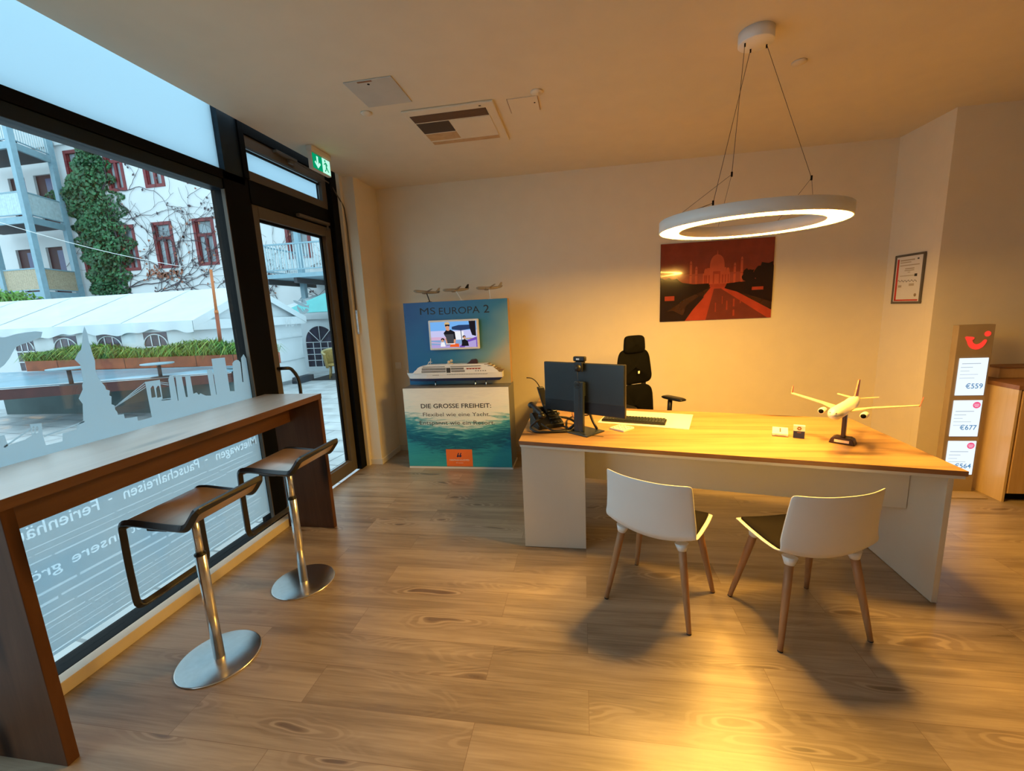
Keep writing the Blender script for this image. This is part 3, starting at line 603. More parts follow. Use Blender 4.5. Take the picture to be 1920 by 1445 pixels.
def blob(cx, cy, rx, ry, seed):
    r2 = random.Random(seed); flat('dark', [(max(0, min(1, cx+rx*(1+.22*r2.uniform(-1, 1))*math.cos(2*PI*k/22))), cy+ry*(1+.22*r2.uniform(-1, 1))*math.sin(2*PI*k/22)) for k in range(22)])
flat('dark', [(0, .10), (.10, .16), (.22, .28), (.44, .41), (.44, .47), (.30, .47), (.18, .50), (0, .52)])
flat('dark', [(.58, .40), (.80, .30), (1, .20), (1, .52), (.74, .47), (.60, .46)])
blob(.06, .47, .13, .10, 1); blob(.17, .42, .09, .06, 2); blob(.30, .43, .06, .03, 3); blob(.79, .54, .055, .09, 4); blob(.94, .56, .10, .15, 5); blob(.90, .45, .08, .08, 9); blob(.70, .44, .06, .03, 6)
flat('dark', [(0, 0), (.20, 0), (.22, .06), (.12, .14), (0, .12)]); flat('dark', [(.20, 0), (.23, 0), (.30, .14), (.40, .30), (.36, .32), (.24, .20)])
rect('path', .04, .27, .13, .33); rect('path', .82, .36, .92, .40)
for u, v, wd, h in ((.60, .12, .012, .12), (.66, .16, .014, .10), (.56, .20, .008, .1), (.72, .20, .010, .07), (.50, .1, .01, .12), (.66, .04, .016, .08)): rect('domesh', u, v, u+wd, v+h)
obj('print', prt, [pc[k] for k in keys], pic)

ce = thing('framed_certificate', 'small framed certificate with red border on the right wall', 'certificate', (XR-.012, 4.42, 1.73))
x0 = XR-.0145
obj('frame', MB().box(x0, XR-.0006, 4.243, 4.597, 1.51, 1.53).box(x0, XR-.0006, 4.243, 4.597, 1.925, 1.942).box(x0, XR-.0006, 4.243, 4.262, 1.53, 1.925).box(x0, XR-.0006, 4.58, 4.597, 1.53, 1.925), M['bronze'], ce, .002)
obj('sheet', MB().box(x0+.006, XR-.001, 4.262, 4.58, 1.53, 1.925), M['paper'], ce)
obj('red_border', MB().box(x0+.005, x0+.006, 4.545, 4.568, 1.54, 1.905).box(x0+.005, x0+.006, 4.28, 4.568, 1.535, 1.548), M['red'], ce)
ln = MB()
for ya, yb, z, h in ((4.36, 4.53, 1.885, .012), (4.40, 4.53, 1.868, .008), (4.30, 4.53, 1.842, .008), (4.355, 4.465, 1.812, .009), (4.355, 4.47, 1.797, .007), (4.40, 4.43, 1.782, .006), (4.34, 4.52, 1.752, .006), (4.49, 4.53, 1.655, .02), (4.34, 4.40, 1.665, .02)): ln.box(x0+.0052, x0+.006, ya, yb, z, z+h)
obj('printed_lines', ln, mat('faint_print', (.42, .36, .27), .7), ce)
sb_ = obj('seal', MB().box(x0+.005, x0+.006, 4.315, 4.345, 1.745, 1.768), M['text'], ce); sg = MB(); sg.tube([(x0+.0055, 4.54-.012*k, 1.712+.010*math.sin(k*1.9)-.0003*k) for k in range(20)], .0016, 5); obj('logo', MB().box(x0+.005, x0+.006, 4.31, 4.33, 1.888, 1.9), M['text'], ce)
obj('signature', sg, M['text'], ce)
sg = MB(); sg.lathe([(0, 0), (.014, 0), (.014, .001), (0, .001)], (x0+.005, 4.315, 1.585), 14, 'x'); obj('stamp', sg, mat('stamp_grey', (.3, .22, .13), .7), ce)
# ------------------------------------------------------------------ L-shaped desk
ZT = .765
dk = thing('office_desk', 'large white desk with knotty oak top and a side return, under the ring lamp', 'desk', (.7, 2.9, 0))
def arc(cx, cy, r, a0, a1, n=6): return [(cx+r*math.cos(math.radians(a0+(a1-a0)*k/n)), cy+r*math.sin(math.radians(a0+(a1-a0)*k/n))) for k in range(n+1)]
outl = [(-.427, 2.69), (1.80, 2.243), (1.835, 3.235), (.62, 3.525), (.36, 3.588)] + arc(.28, 3.70, .10, 270, 180) + [(.18, 4.40)] + arc(.10, 4.44, .08, 0, 90) + arc(-.34, 4.44, .08, 90, 180)
tp = MB().prism([(x, y, ZT-.026) for x, y in outl], (0, 0, .025)); tp.m = 1
tpo = obj('desktop', tp, [M['deskoak'], M['deskedge']], dk)
for p in tpo.data.polygons: p.material_index = 0 if abs(p.normal.z) > .5 else 1
cxy = (.6, 3.0)
ins = [(x+(cxy[0]-x)*.006, y+(cxy[1]-y)*.006) for x, y in outl]
obj('underlay', MB().prism([(x, y, ZT-.042) for x, y in ins], (0, 0, .0155)), M['white'], dk)
zu = ZT-.0425
obj('pedestal', MB().box(-.412, .0, 2.716, 3.06, .006, zu), M['white'], dk, .0015)
obj('pedestal_front', MB().box(-.414, .002, 2.697, 2.7155, .003, zu), M['white'], dk, .0015)
obj('side_panel', MB().prism([(1.785, 2.331, .003), (1.812, 2.331, .003), (1.828, 3.12, .003), (1.800, 3.12, .003)], (0, 0, zu-.003)), M['white'], dk, .0015)
obj('modesty_panel', MB().prism([(.002, 2.93, .415), (1.784, 2.57, .415), (1.784, 2.588, .415), (.002, 2.948, .415)], (0, 0, zu-.415)), M['white'], dk, .001)
obj('return_panel', MB().box(-.36, .12, 4.42, 4.44, .003, zu), M['white'], dk, .001)

# things on the desk -------------------------------------------------
mo = thing('computer_monitor', 'graphite flat monitor seen from behind on the desk, screen towards the office chair', 'monitor', (-.024, 2.90, ZT), math.radians(-28.9))
# local: +x along the panel, -y towards the visitor (back of the monitor)
pn = MB().box(-.31, .31, .035, .062, .122, .475); obj('panel', pn, M['blackp'], mo, .004, world=False)
bk = MB().box(-.306, .306, .030, .0352, .205, .473); obj('back_cover', bk, M['greyp'], mo, .003, world=False)
obj('screen', MB().box(-.30, .30, .0622, .0626, .14, .468), M['black'], mo, world=False)
nk = MB().prism([(-.036, -.028, .008), (.036, -.028, .008), (.036, -.002, .008), (-.036, -.002, .008)], (0, .010, .345)); nko = obj('stand_neck', nk, M['greyp'], mo, .004, world=False)
obj('hinge_block', MB().box(-.03, .03, -.004, .032, .25, .345), M['greyp'], mo, .006, world=False)
bp = Matrix.Rotation(math.radians(-11), 4, 'Z')
obj('stand_base', MB().box(-.12, .12, -.075, .115, 0, .008).xf(bp), M['greyp'], mo, .003, world=False)
lg = MB(); lg.tube([(.024*math.cos(2*PI*k/28), -.0305, .335+.024*math.sin(2*PI*k/28)) for k in range(28)], .0016, 6, closed=True)
T = fit_text('DELL', .032, .011, (0, -.0305, .3295), (1, 0, 0), (0, 0, 1), 'CENTER', .01)
lg.add(T.v, T.f)
obj('maker_mark', lg, mat('mark_black', (.004, .004, .005), .25), mo, world=False)
wc = thing('webcam', 'small black webcam clipped to the top of the monitor', 'webcam', (-.02, 2.925, ZT+.476), math.radians(-28.9))
obj('body', MB().box(-.048, .042, -.012, .022, .012, .046), M['blackp'], wc, .008, world=False)
cl = MB().box(-.03, .03, -.028, -.010, -.055, .010); cl.sphere((0, -.024, -.03), .026, 14); obj('clip', cl, M['blackp'], wc, .004, world=False)
obj('clip_foot', MB().box(-.03, .03, -.012, .02, .0, .0119), M['blackp'], wc, .002, world=False)
obj('badge', MB().box(-.022, .002, -.0126, -.0119, .022, .034), M['whitep'], wc, world=False)
cbm = MB(); cbm.tube(smooth_path([(.0, -.04, -.04), (.012, -.05, -.12), (.02, -.055, -.24), (.015, -.07, -.40), (.05, -.10, -.468), (.2, -.06, -.472)], .05, 4), .0018, 6); obj('cable', cbm, M['blackp'], wc, world=False)

ph = thing('desk_telephone', 'black office telephone with headset cord at the left end of the desk', 'telephone', (-.27, 3.06, ZT), math.radians(28))
obj('base', MB().prism([(-.10, -.09, 0), (-.10, .09, 0), (-.10, .09, .085), (-.10, .05, .10), (-.10, -.09, .03)], (.20, 0, 0)), M['blackp'], ph, .006, world=False)
obj('stand', MB().prism([(-.07, .02, 0), (-.07, .11, 0), (-.07, .10, .13), (-.07, .07, .135)], (.14, 0, 0)), M['blackp'], ph, .005, world=False)
hs = MB(); hs.tube(smooth_path([(-.075, -.10, .115), (-.078, -.04, .128), (-.078, .04, .142), (-.075, .10, .150)], .05, 4), .019, 12)
hs.sphere((-.075, -.095, .105), .030, 14, (1, 1, .8)); hs.sphere((-.075, .10, .145), .030, 14, (1, 1, .8))
obj('handset', hs, M['blackp'], ph, world=False)
obj('display', MB().prism([(0, .0, .088), (.085, .0, .088), (.085, .07, .13), (0, .07, .13)], (0, -.012, .02)), M['greyp'], ph, .004, world=False)
kb = MB()
for i in range(4):
    for j in range(3): kb.obox((.012+i*.024, -.075+j*.024, .041+j*.0275*.9), (.009, 0, 0), (0, .008, .004), (0, -.002, .004))
obj('keys', kb, M['greyp'], ph, .0015, world=False)
hd = MB(); hd.obox((.02, .10, .20), (.026, 0, 0), (0, .014, 0), (-.018, .01, .075)); obj('headset_cradle', hd, M['blackp'], ph, .006, world=False)
hb = MB(); hb.tube(smooth_path([(.0, .105, .265), (-.02, .11, .31), (-.055, .12, .345), (-.10, .12, .352)], .05, 5), .004, 8); obj('headset_boom', hb, M['blackp'], ph, world=False)
cord = [(-.08, -.10, .09), (-.13, -.10, .07), (-.16, -.06, .02), (-.15, -.14, .008), (-.06, -.19, .008), (.06, -.23, .008), (.13, -.22, .01), (.17, -.15, .012), (.20, -.06, .02), (.17, .0, .04), (.10, .02, .05)]
co_ = MB(); co_.tube(smooth_path(cord, .06, 6), .009, 10); obj('cord', co_, M['blackp'], ph, world=False)
co_ = MB(); co_.tube(smooth_path([(.06, -.10, .02), (.10, -.19, .01), (.02, -.205, .008), (-.04, -.155, .01), (-.08, -.09, .05)], .05, 6), .006, 8); obj('coiled_cord', co_, M['blackp'], ph, world=False)
cc = thing('cable_bundle', 'black cables fanned out on the desk behind the monitor foot', 'cables', (.0, 2.96, ZT))
for k, pth in enumerate(([(-.10, 2.93, ZT+.012), (-.04, 2.96, ZT+.06), (.0, 2.99, ZT+.13), (.02, 3.02, ZT+.20)], [(.09, 2.93, ZT+.012), (.06, 2.965, ZT+.06), (.04, 2.99, ZT+.12), (.03, 3.02, ZT+.20)], [(-.12, 2.99, ZT+.008), (-.13, 3.2, ZT+.01), (-.06, 3.30, ZT+.02), (.05, 3.16, ZT+.05), (.03, 3.05, ZT+.2)])):
    b_ = MB(); b_.tube(smooth_path(pth, .06, 5), .009 if k < 2 else .006, 8); obj('cable', b_, M['blackp'], cc)
b_ = MB(); b_.tube([(-.055+.03*math.cos(2*PI*k/20), 3.24+.045*math.sin(2*PI*k/20), ZT+.045+.025*math.sin(2*PI*k/20)) for k in range(20)], .007, 8, closed=True); obj('cable_loop', b_, M['deskedge'], cc)

pd_ = obj('desk_pad', MB().box(-.315, .315, -.21, .21, 0, .004), M['paper'], world=False, bevel=.001); pd_.location = (.462, 3.245, ZT-.0008); pd_.rotation_euler = (0, 0, math.radians(-17)); tag(pd_, 'large white paper desk pad lying under the black keyboard', 'desk pad')
obj('printed_line', MB().box(.02, .30, -.20, -.199, .0041, .0044), M['greytext'], pd_, world=False)
kbt = thing('keyboard', 'long black computer keyboard on the white desk pad', 'keyboard', (.365, 3.165, ZT+.0035), math.radians(-16))
obj('base', MB().box(-.225, .225, -.065, .065, 0, .016), M['blackp'], kbt, .004, world=False)
ky = MB()
for r_ in range(5):
    for c_ in range(20): ky.box(-.218+c_*.0218, -.218+c_*.0218+.0185, -.056+r_*.0225, -.056+r_*.0225+.019, .016, .0215+.001*r_)
ko = obj('keys', ky, M['greyp'], kbt, .001, world=False); ko['kind'] = 'stuff'
npd = thing('patterned_notepad', 'small square white notepad with navy triangle pattern in front of the keyboard', 'notepad', (.262, 2.973, ZT), math.radians(-42))
obj('pages', MB().box(-.06, .06, -.06, .06, 0, .012), M['paper'], npd, .001, world=False)
tr = MB()
for i in range(4):
    for j in range(4):
        x, y = -.05+i*.027, -.05+j*.027
        if (i+j) % 2 == 0: tr.prism([(x, y, .0121), (x+.019, y, .0121), (x+.0095, y+.018, .0121)], (0, 0, .0003))
        else: tr.prism([(x, y+.016, .0121), (x+.017, y+.016, .0121), (x+.005, y+.001, .0121)], (0, 0, .0003))
obj('cover_pattern', tr, M['navy'], npd, world=False)
mg = thing('magazine', 'magazine with red edge on the desk return behind the monitor', 'magazine', (-.22, 4.28, ZT), math.radians(-8))
obj('pages', MB().box(-.14, .14, -.10, .10, 0, .006), M['paper'], mg, world=False); obj('cover', MB().box(-.14, .14, -.10, .10, .0062, .0072), M['paper'], mg, world=False); obj('red_band', MB().box(-.141, .141, -.102, -.07, .0, .0076), M['red'], mg, world=False)
bx = thing('card_holder', 'flat white card box with small print on the desk, left of the blue packet', 'box', (1.215, 2.825, ZT), math.radians(-20))
obj('box', MB().prism([(-.042, -.028, 0), (-.042, .028, 0), (-.042, .028, .045), (-.042, .014, .05), (-.042, -.028, .018)], (.084, 0, 0)), M['paper'], bx, .002, world=False)
obj('print', MB().box(-.03, .03, -.0286, -.0281, .006, .008).obox((0, -.005, .0365), (.004, 0, 0), (0, .012, .0091), (0, -.0001, .0002)), M['greytext'], bx, world=False)
obj('dark_base', MB().box(-.0425, .0425, -.0285, .0285, -.0001, .004), M['deskedge'], bx, world=False)
bx = thing('chocolate_packet', 'small upright navy and white packet on the desk beside the card box', 'box', (1.30, 2.775, ZT), math.radians(-22))
obj('box', MB().box(-.029, .029, -.013, .013, 0, .078), M['navy'], bx, .001, world=False)
obj('white_lid', MB().box(-.0295, .0295, -.0135, .0135, .045, .0785), M['paper'], bx, world=False)
em = MB()
for k in range(6):
    a_ = PI*k/3; em.obox((.008*math.cos(a_), -.0138, .062+.008*math.sin(a_)), (.0042, 0, 0), (0, .0002, 0), (0, 0, .0042))
em.box(-.010, .010, -.0135, -.0131, .034, .038)
obj('emblem', em, M['deskedge'], bx, world=False)

# ------------------------------------------------------------------ model aeroplanes
def airplane(name, label, loc, rotz, L, mats, group=None, pitch=0, post=.15, lean=0, base='block', winglets=True, bank=0):
    """nose along local +x; loc = foot of the stand"""
    r_ = thing(name, label, 'model aeroplane', loc, rotz, group); R = L*.057; s = L
    T_ = Matrix.Translation((lean, 0, post)) @ Matrix.Rotation(-pitch, 4, 'Y') @ Matrix.Rotation(bank, 4, 'X')
    prof = [(0, .5), (.25, .492), (.55, .475), (.82, .445), (.97, .40), (1, .35), (1, -.12), (.93, -.25), (.70, -.37), (.40, -.46), (.12, -.5), (0, -.502)]
    f = MB(); f.lathe([(a*R, b*s) for a, b in prof], (0, 0, 0), 24, 'x'); f.v = [Vector((p.x, p.y, p.z+max(0, -.12*s-p.x)*.09)) for p in f.v]
    fu = obj('fuselage', f.xf(T_), mats['body'], r_, world=False)
    wn = MB(); wn.smooth = True; wn.grid(lambda u, v: Vector((s*(.485-.035*(v > .5)), 0, R*.3)) + Vector((0, (u-.5)*R*.9, 0)) + Vector((-.0*s, 0, v*R*.2)), 3, 2)
    obj('cockpit_window', wn.xf(T_), mats['dark'], fu, world=False)
    for sd in (-1, 1):
        w_ = MB(); 
        root = [(.13*s, .0), (-.07*s, .0)]; tipx, tipy, tipz = -.155*s, .48*s, .055*s
        a0, a1 = Vector((.13*s, sd*R*.55, -R*.45)), Vector((-.09*s, sd*R*.55, -R*.5)); b0, b1 = Vector((-.135*s, sd*tipy, tipz)), Vector((-.185*s, sd*tipy, tipz))
        m0, m1 = Vector((-.0*s, sd*.19*s, .010*s)), Vector((-.095*s, sd*.19*s, .008*s))
        w_.prism([a0, m0, b0, b1, m1, a1], (0, 0, .011*s)); wo = obj('wing', w_.xf(T_), mats['wing'], r_, world=False, bevel=.002*s)
        if winglets:
            wl = MB(); wl.prism([b0, b1, b1+Vector((-.045*s, sd*.012*s, .075*s)), b1+Vector((-.018*s, sd*.012*s, .075*s))], (0, sd*.006*s, 0)); obj('winglet', wl.xf(T_), mats['tail'], wo, world=False)
        t_ = MB(); t_.prism([(-.40*s, sd*R*.3, R*.5), (-.475*s, sd*.165*s, R*.9), (-.51*s, sd*.165*s, R*.9), (-.48*s, sd*R*.2, R*.5)], (0, 0, .007*s)); obj('tailplane', t_.xf(T_), mats['wing'], r_, world=False)
        e_ = MB(); e_.lathe([(.020*s, .155*s), (.026*s, .15*s), (.029*s, .10*s), (.026*s, .05*s), (.012*s, .0), (0, .0)], (-.0*s, sd*.155*s, -.036*s), 18, 'x'); eo = obj('engine', e_.xf(T_), mats['body'], r_, world=False)
        e_ = MB(); e_.lathe([(0, .152*s), (.0205*s, .1521*s), (.0205*s, .1555*s), (0, .1556*s)], (0, sd*.155*s, -.036*s), 18, 'x'); obj('intake', e_.xf(T_), mats['dark'], eo, world=False)
    t_ = MB(); t_.prism([(-.33*s, -.006*s, R*.8), (-.455*s, -.006*s, .215*s), (-.515*s, -.006*s, .215*s), (-.485*s, -.006*s, R*.6)], (0, .012*s, 0)); obj('tail_fin', t_.xf(T_), mats['tail'], r_, world=False, bevel=.002*s)
    p_ = MB()
    if base == 'block':
        p_.prism([(-.03*s, -.016*s, .02), (.03*s, -.016*s, .02), (.03*s, .016*s, .02), (-.03*s, .016*s, .02)], (lean, 0, post-R*.6-.02)); obj('stand_post', p_, mats['stand'], r_, world=False, bevel=.004)
        b_ = MB(); b_.prism([(-.035, -.062, 0), (-.035, .062, 0), (-.035, .052, .030), (-.035, .036, .038), (-.035, -.036, .038), (-.035, -.052, .030)], (.07, 0, 0)); bo = obj('stand_base', b_, mats['stand'], r_, world=False, bevel=.004)
        obj('name_plate', MB().box(.0351, .0362, -.035, .035, .010, .026), M['steel'], bo, world=False)
    else:
        p_.tube([(0, 0, 0), (lean, 0, post-R*.5)], .0055, 8); obj('stand_post', p_, mats['stand'], r_, world=False)
        b_ = MB(); b_.lathe([(.026, 0), (.024, .004), (.008, .007), (0, .007)], (0, 0, 0), 20); obj('stand_base', b_, mats['stand'], r_, world=False)
    return r_
cream = mat('model_cream', (.80, .76, .66), .3); gold = mat('model_wing', (.62, .52, .36), .35)
airplane('model_airliner', 'large cream model airliner on a dark stand at the right end of the desk', (1.49, 2.675, ZT), math.radians(231), .62,
         dict(body=cream, wing=gold, tail=mat('model_tail_red', (.42, .07, .035), .4), dark=M['black'], stand=mat('stand_dark_wood', (.035, .014, .008), .35)), post=.213, pitch=.05)
silver = mat('model_silver', (.42, .37, .28), .35, metal=.4); 
for (lab, px, py, ptop, base_px, tailm, pit, hd_) in (
    ('model airliner tilted nose-up on a leaning black post, leftmost on the display stand', 800, 550, 548, 806, silver, -.0, 205),
    ('model airliner with black tail fin, between the two others on the display stand', 855, 544, 544, 866, M['blackp'], 0, 200),
    ('model airliner with round mark on its tail, rightmost on the display stand', 917, 541, 540, 920, silver, 0, 200)):
    p_ = at_y(base_px, 566, 4.40); q_ = at_y(px, ptop, 4.40)
    airplane('model_airliner', lab, (p_.x, 4.40, 1.7383), math.radians(hd_), .27, dict(body=silver, wing=silver, tail=tailm, dark=M['black'], stand=M['blackp'] if px == 800 else M['whitep']), 'small model airliners on the display stand', pitch=.12 if px == 800 else .02, post=q_.z-1.7365, lean=(p_.x-q_.x), base='disc', winglets=False, bank=.12)

# ------------------------------------------------------------------ visitor chairs
def chair_profile():
    c = [(.215, .438, .200, .004, 0), (.205, .452, .212, .008, 0), (.10, .447, .224, .016, 0), (-.04, .440, .232, .028, 0), (-.13, .437, .236, .042, .0), (-.182, .446, .239, .052, .012), (-.207, .478, .240, .040, .035), (-.217, .53, .238, .018, .052), (-.227, .61, .232, .004, .056), (-.237, .70, .226, 0, .054), (-.246, .770, .221, .004, .05)]
    return c
PROF = chair_profile()
def shell_pt(u, v, lift=0, inset=1.0, rng=(0, 10)):
    s_ = rng[0]+(rng[1]-rng[0])*v; i = min(int(s_), 9); t_ = s_-i; a_, b_ = PROF[i], PROF[i+1]
    y, z, hw, ez, ey = (lerp(a_[k], b_[k], t_) for k in range(5)); uu = (u*2-1)*inset
    return Vector((uu*hw, y+ey*uu*uu*abs(uu)**.4, z+ez*uu*uu+lift))
def visitor_chair(label, loc, rotz):
    r_ = thing('visitor_chair', label, 'chair', loc, rotz, 'white shell chairs in front of the desk')
    s_ = MB(); s_.smooth = True; s_.grid(lambda u, v: shell_pt(u, v), 13, 31); obj('shell', s_, M['whitep'], r_, world=False, solid=.009, subsurf=1)
    p_ = MB(); p_.smooth = True; p_.grid(lambda u, v: shell_pt(u, v, .012, .90, (1.2, 5.0)), 11, 14); obj('seat_pad', p_, M['padgrey'], r_, world=False, solid=.012)
    for sx in (-1, 1):
        for sy in (-1, 1):
            top_ = Vector((sx*.158, sy*.125-.01, .432)); ft = Vector((sx*.226, sy*.2, .0)); d_ = ft-top_
            l_ = MB(); l_.tube([top_+d_*.03, top_+d_*.35, top_+d_*.75, ft], [.0195, .0185, .0145, .0115], 14); lo = obj('leg', l_, M['chairleg'], r_, world=False)
            g_ = MB(); g_.tube([ft-d_*.012, ft], [.0122, .0119], 12); obj('glide', g_, M['blackp'], lo, world=False)
            k_ = MB(); k_.tube([top_-d_*.01, top_+d_*.075], [.034, .0205], 14); obj('leg_socket', k_, M['whitep'], r_, world=False)
    return r_
ca = visitor_chair('white shell chair on oak legs turned right, left one of two at the desk', (.405, 2.262, 0), math.radians(-31))
cbx = copy_thing(ca, (1.052, 2.156, 0), math.radians(14), 'white shell chair on oak legs turned left, nearer the desk end panel')

# ------------------------------------------------------------------ office chair behind the desk
oc = thing('office_chair', 'black mesh office chair with headrest and armrests behind the desk', 'chair', (.575, 3.90, 0), math.radians(35))
# local: faces -y
def cushion(mb, cx, cy, cz, w, h, t, bulge=.02, taper=0, lean=0):
    mb.smooth = True
    def fn(u, v):
        a_ = 2*PI*u; cv, sv = math.cos(a_), math.sin(a_); e = 2/5
        x = math.copysign(abs(cv)**e, cv); z = math.copysign(abs(sv)**e, sv); k = math.sin(PI*v)**.35; yy = math.cos(PI*v)
        return Vector((cx+x*(w/2)*(1-taper*z)*k, cy+yy*t/2+bulge*(1-x*x)+lean*(z*h/2), cz+z*h/2*k))
    mb.grid(fn, 36, 12, True); return mb
obj('headrest', cushion(MB(), 0, .185, 1.255, .24, .165, .06, .015, .05), M['blackf'], oc, world=False)
obj('backrest', cushion(MB(), 0, .19, 1.045, .40, .33, .055, .03, .13, .02), M['blackf'], oc, world=False)
obj('lumbar_rest', cushion(MB(), 0, .19, .69, .47, .37, .06, .03, .06, .0), M['blackf'], oc, world=False)
sp_ = MB(); sp_.tube(smooth_path([(0, .05, .40), (0, .24, .46), (0, .265, .70), (0, .245, .95), (0, .225, 1.24)], .08, 5), .022, 10); obj('back_spine', sp_, M['blackp'], oc, world=False)
obj('side_spine', MB().box(.12, .16, .205, .225, .84, .90).box(-.16, -.12, .205, .225, .84, .90), M['blackp'], oc, world=False)
obj('badge', MB().box(.022, .042, .158, .160, .985, 1.01), M['whitep'], oc, world=False)
obj('seat', cushion(MB(), 0, 0, 0, .50, .48, .085, .0).xf(Matrix.Translation((0, -.03, .475)) @ Matrix.Rotation(PI/2, 4, 'X')), M['blackf'], oc, world=False)
for sx in (-1, 1):
    a_ = MB(); a_.tube(smooth_path([(sx*.15, .02, .42), (sx*.285, .02, .43), (sx*.285, .03, .56), (sx*.285, .02, .735)], .05, 5), .022, 10); ao = obj('armrest', a_, M['blackp'], oc, world=False)
    p_ = MB(); p_.smooth = True; cushion(p_, 0, 0, 0, .085, .25, .032, 0).xf(Matrix.Translation((sx*.285, -.02, .748)) @ Matrix.Rotation(PI/2, 4, 'X')); obj('arm_pad', p_, M['blackp'], ao, world=False)
gl = MB(); gl.lathe([(.028, .09), (.028, .30), (.018, .30), (.018, .43)], (0, 0, 0), 18); obj('gas_lift', gl, M['blackp'], oc, world=False)
for k in range(5):
    a_ = 2*PI*k/5+.3; e = Vector((math.cos(a_), math.sin(a_), 0)); b_ = MB(); b_.tube([Vector((0, 0, .105)), e*.30+Vector((0, 0, .075))], [.024, .014], 8); bo = obj('base_arm', b_, M['blackp'], oc, world=False)
    c_ = MB(); n_ = Vector((-e.y, e.x, 0)); c_.tube([e*.30+n_*.02+Vector((0, 0, .03)), e*.30-n_*.02+Vector((0, 0, .03))], .03, 16); c_.tube([e*.30+Vector((0, 0, .03)), e*.30+Vector((0, 0, .075))], .008, 8); obj('castor', c_, M['blackp'], bo, world=False)

# ------------------------------------------------------------------ window counter and its two stools
ct = thing('window_counter', 'tall walnut bar counter standing along the shop window', 'counter', (-2.15, 1.95, 0))
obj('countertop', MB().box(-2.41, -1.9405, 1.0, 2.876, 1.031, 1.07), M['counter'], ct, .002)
obj('front_edging', MB().box(-1.940, -1.938, 1.0, 2.876, 1.031, 1.07), M['walnuty'], ct)
obj('end_panel', MB().box(-2.334, -1.942, 2.838, 2.876, 0.001, 1.0305), M['walnutz'], ct, .002)
obj('end_panel', MB().box(-2.334, -1.942, 1.045, 1.085, 0.001, 1.0305), M['walnutz'], ct, .002)
obj('apron', MB().box(-2.215, -2.195, 1.0855, 2.8375, .862, 1.0305), M['walnuty'], ct, .001)
def stool(label, loc, rotz):
    r_ = thing('bar_stool', label, 'bar stool', loc, rotz, 'bar stools at the window counter'); H = .182
    side = [(.222, .868), (.196, .832), (.160, .788), (.06, .792), (-.10, .806), (-.158, .800), (-.166, .60), (-.166, .402)]
    near = [Vector((x, -H, z)) for x, z in side]; far = [Vector((x, H, z)) for x, z in reversed(side)]
    cor = near + far; P_ = smooth_path(cor+[cor[0]], .035, 4)
    # round the whole closed loop
    n_ = len(cor); lp = []
    for i in range(n_):
        p0, p1, p2 = cor[i-1], cor[i], cor[(i+1) % n_]; a_ = p0-p1; b_ = p2-p1; d_ = min(.042, a_.length*.45, b_.length*.45); q0 = p1+a_.normalized()*d_; q2 = p1+b_.normalized()*d_
        for k in range(5): t_ = k/4; lp.append((1-t_)**2*q0+2*t_*(1-t_)*p1+t_*t_*q2)
    f_ = MB(); f_.tube(lp, .0185, 4, closed=True, ph=PI/4, flat=True); obj('frame', f_, M['darksteel'], r_, world=False, bevel=.003)
    sp2 = smooth_path([Vector((x, 0, z)) for x, z in side[:6]+[(-.166, .765)]], .045, 6); m_ = len(sp2)
    p_ = MB(); p_.smooth = True; p_.grid(lambda u, v: sp2[min(int(round(v*(m_-1))), m_-1)] + Vector((0, (u*2-1)*(H-.012), .004)), 3, m_); obj('seat', p_, M['ply'], r_, world=False, solid=.012)
    b_ = MB(); b_.box(-.05, .05, -H+.01, H-.01, .766, .783); obj('seat_bracket', b_, M['darksteel'], r_, world=False, bevel=.003)
    u_ = MB(); u_.lathe([(.0175, .50), (.0175, .768)], (0, 0, 0), 20); obj('upper_tube', u_, M['steel'], r_, world=False)
    l_ = MB(); l_.lathe([(.024, .008), (.0235, .555), (.019, .557)], (0, 0, 0), 24); lo = obj('column', l_, M['steel'], r_, world=False)
    c_ = MB(); c_.lathe([(.0236, .553), (.0246, .555), (.0246, .562), (.018, .563)], (0, 0, 0), 24); obj('collar', c_, M['blackp'], lo, world=False)
    d_ = MB(); d_.lathe([(.181, .0015), (.182, .003), (.181, .006), (.175, .0085), (.0, .0095)], (0, 0, 0), 64); do = obj('base_disc', d_, M['steel'], r_, world=False)
    g_ = MB(); g_.lathe([(.172, 0), (.172, .002), (0, .002)], (0, 0, 0), 48); obj('floor_ring', g_, M['blackp'], do, world=False)
    return r_
s1 = stool('walnut and steel bar stool nearest the camera at the window counter', (-1.79, 1.58, 0), 0)
copy_thing(s1, (-1.752, 2.185, 0), 0, 'walnut and steel bar stool beside the far end panel of the window counter')
# ------------------------------------------------------------------ cruise display stand
YF = 4.137
ds = thing('display_stand', 'tall blue cruise display stand with sea print base against the back wall', 'display stand', (-1.30, 4.30, 0))
obj('plinth', MB().box(-1.852, -.728, YF-.004, 4.45, 0, .018), M['paper'], ds)
obj('base_box', MB().box(-1.855, -.735, YF+.0012, 4.45, .0185, .866), M['boxside'], ds, .002)
obj('sea_panel', MB().box(-1.853, -.737, YF-.002, YF+.001, .022, .864), M['sea'], ds)
pnl = MB().box(-1.858, -.742, 4.3525, 4.45, .8665, 1.738); obj('back_board', pnl, M['woodside'], ds, .001)
obj('sky_panel', MB().box(-1.857, -.743, 4.3495, 4.3520, .868, 1.737), M['sky'], ds)
def face_text(s, pl, pr, Y, h, m, name, bold=0.0, ex=.0004):
    a, b = at_y(*pl, Y), at_y(*pr, Y); t = fit_text(s, b.x-a.x, h, ((a.x+b.x)/2, Y, (a.z+b.z)/2), (1, 0, 0), (0, 0, 1), 'CENTER', bold, ex); return obj(name, t, m, ds)
face_text('MS', (788, 590), (816.5, 589.2), 4.349, .074, M['text'], 'title_lettering', -.004)
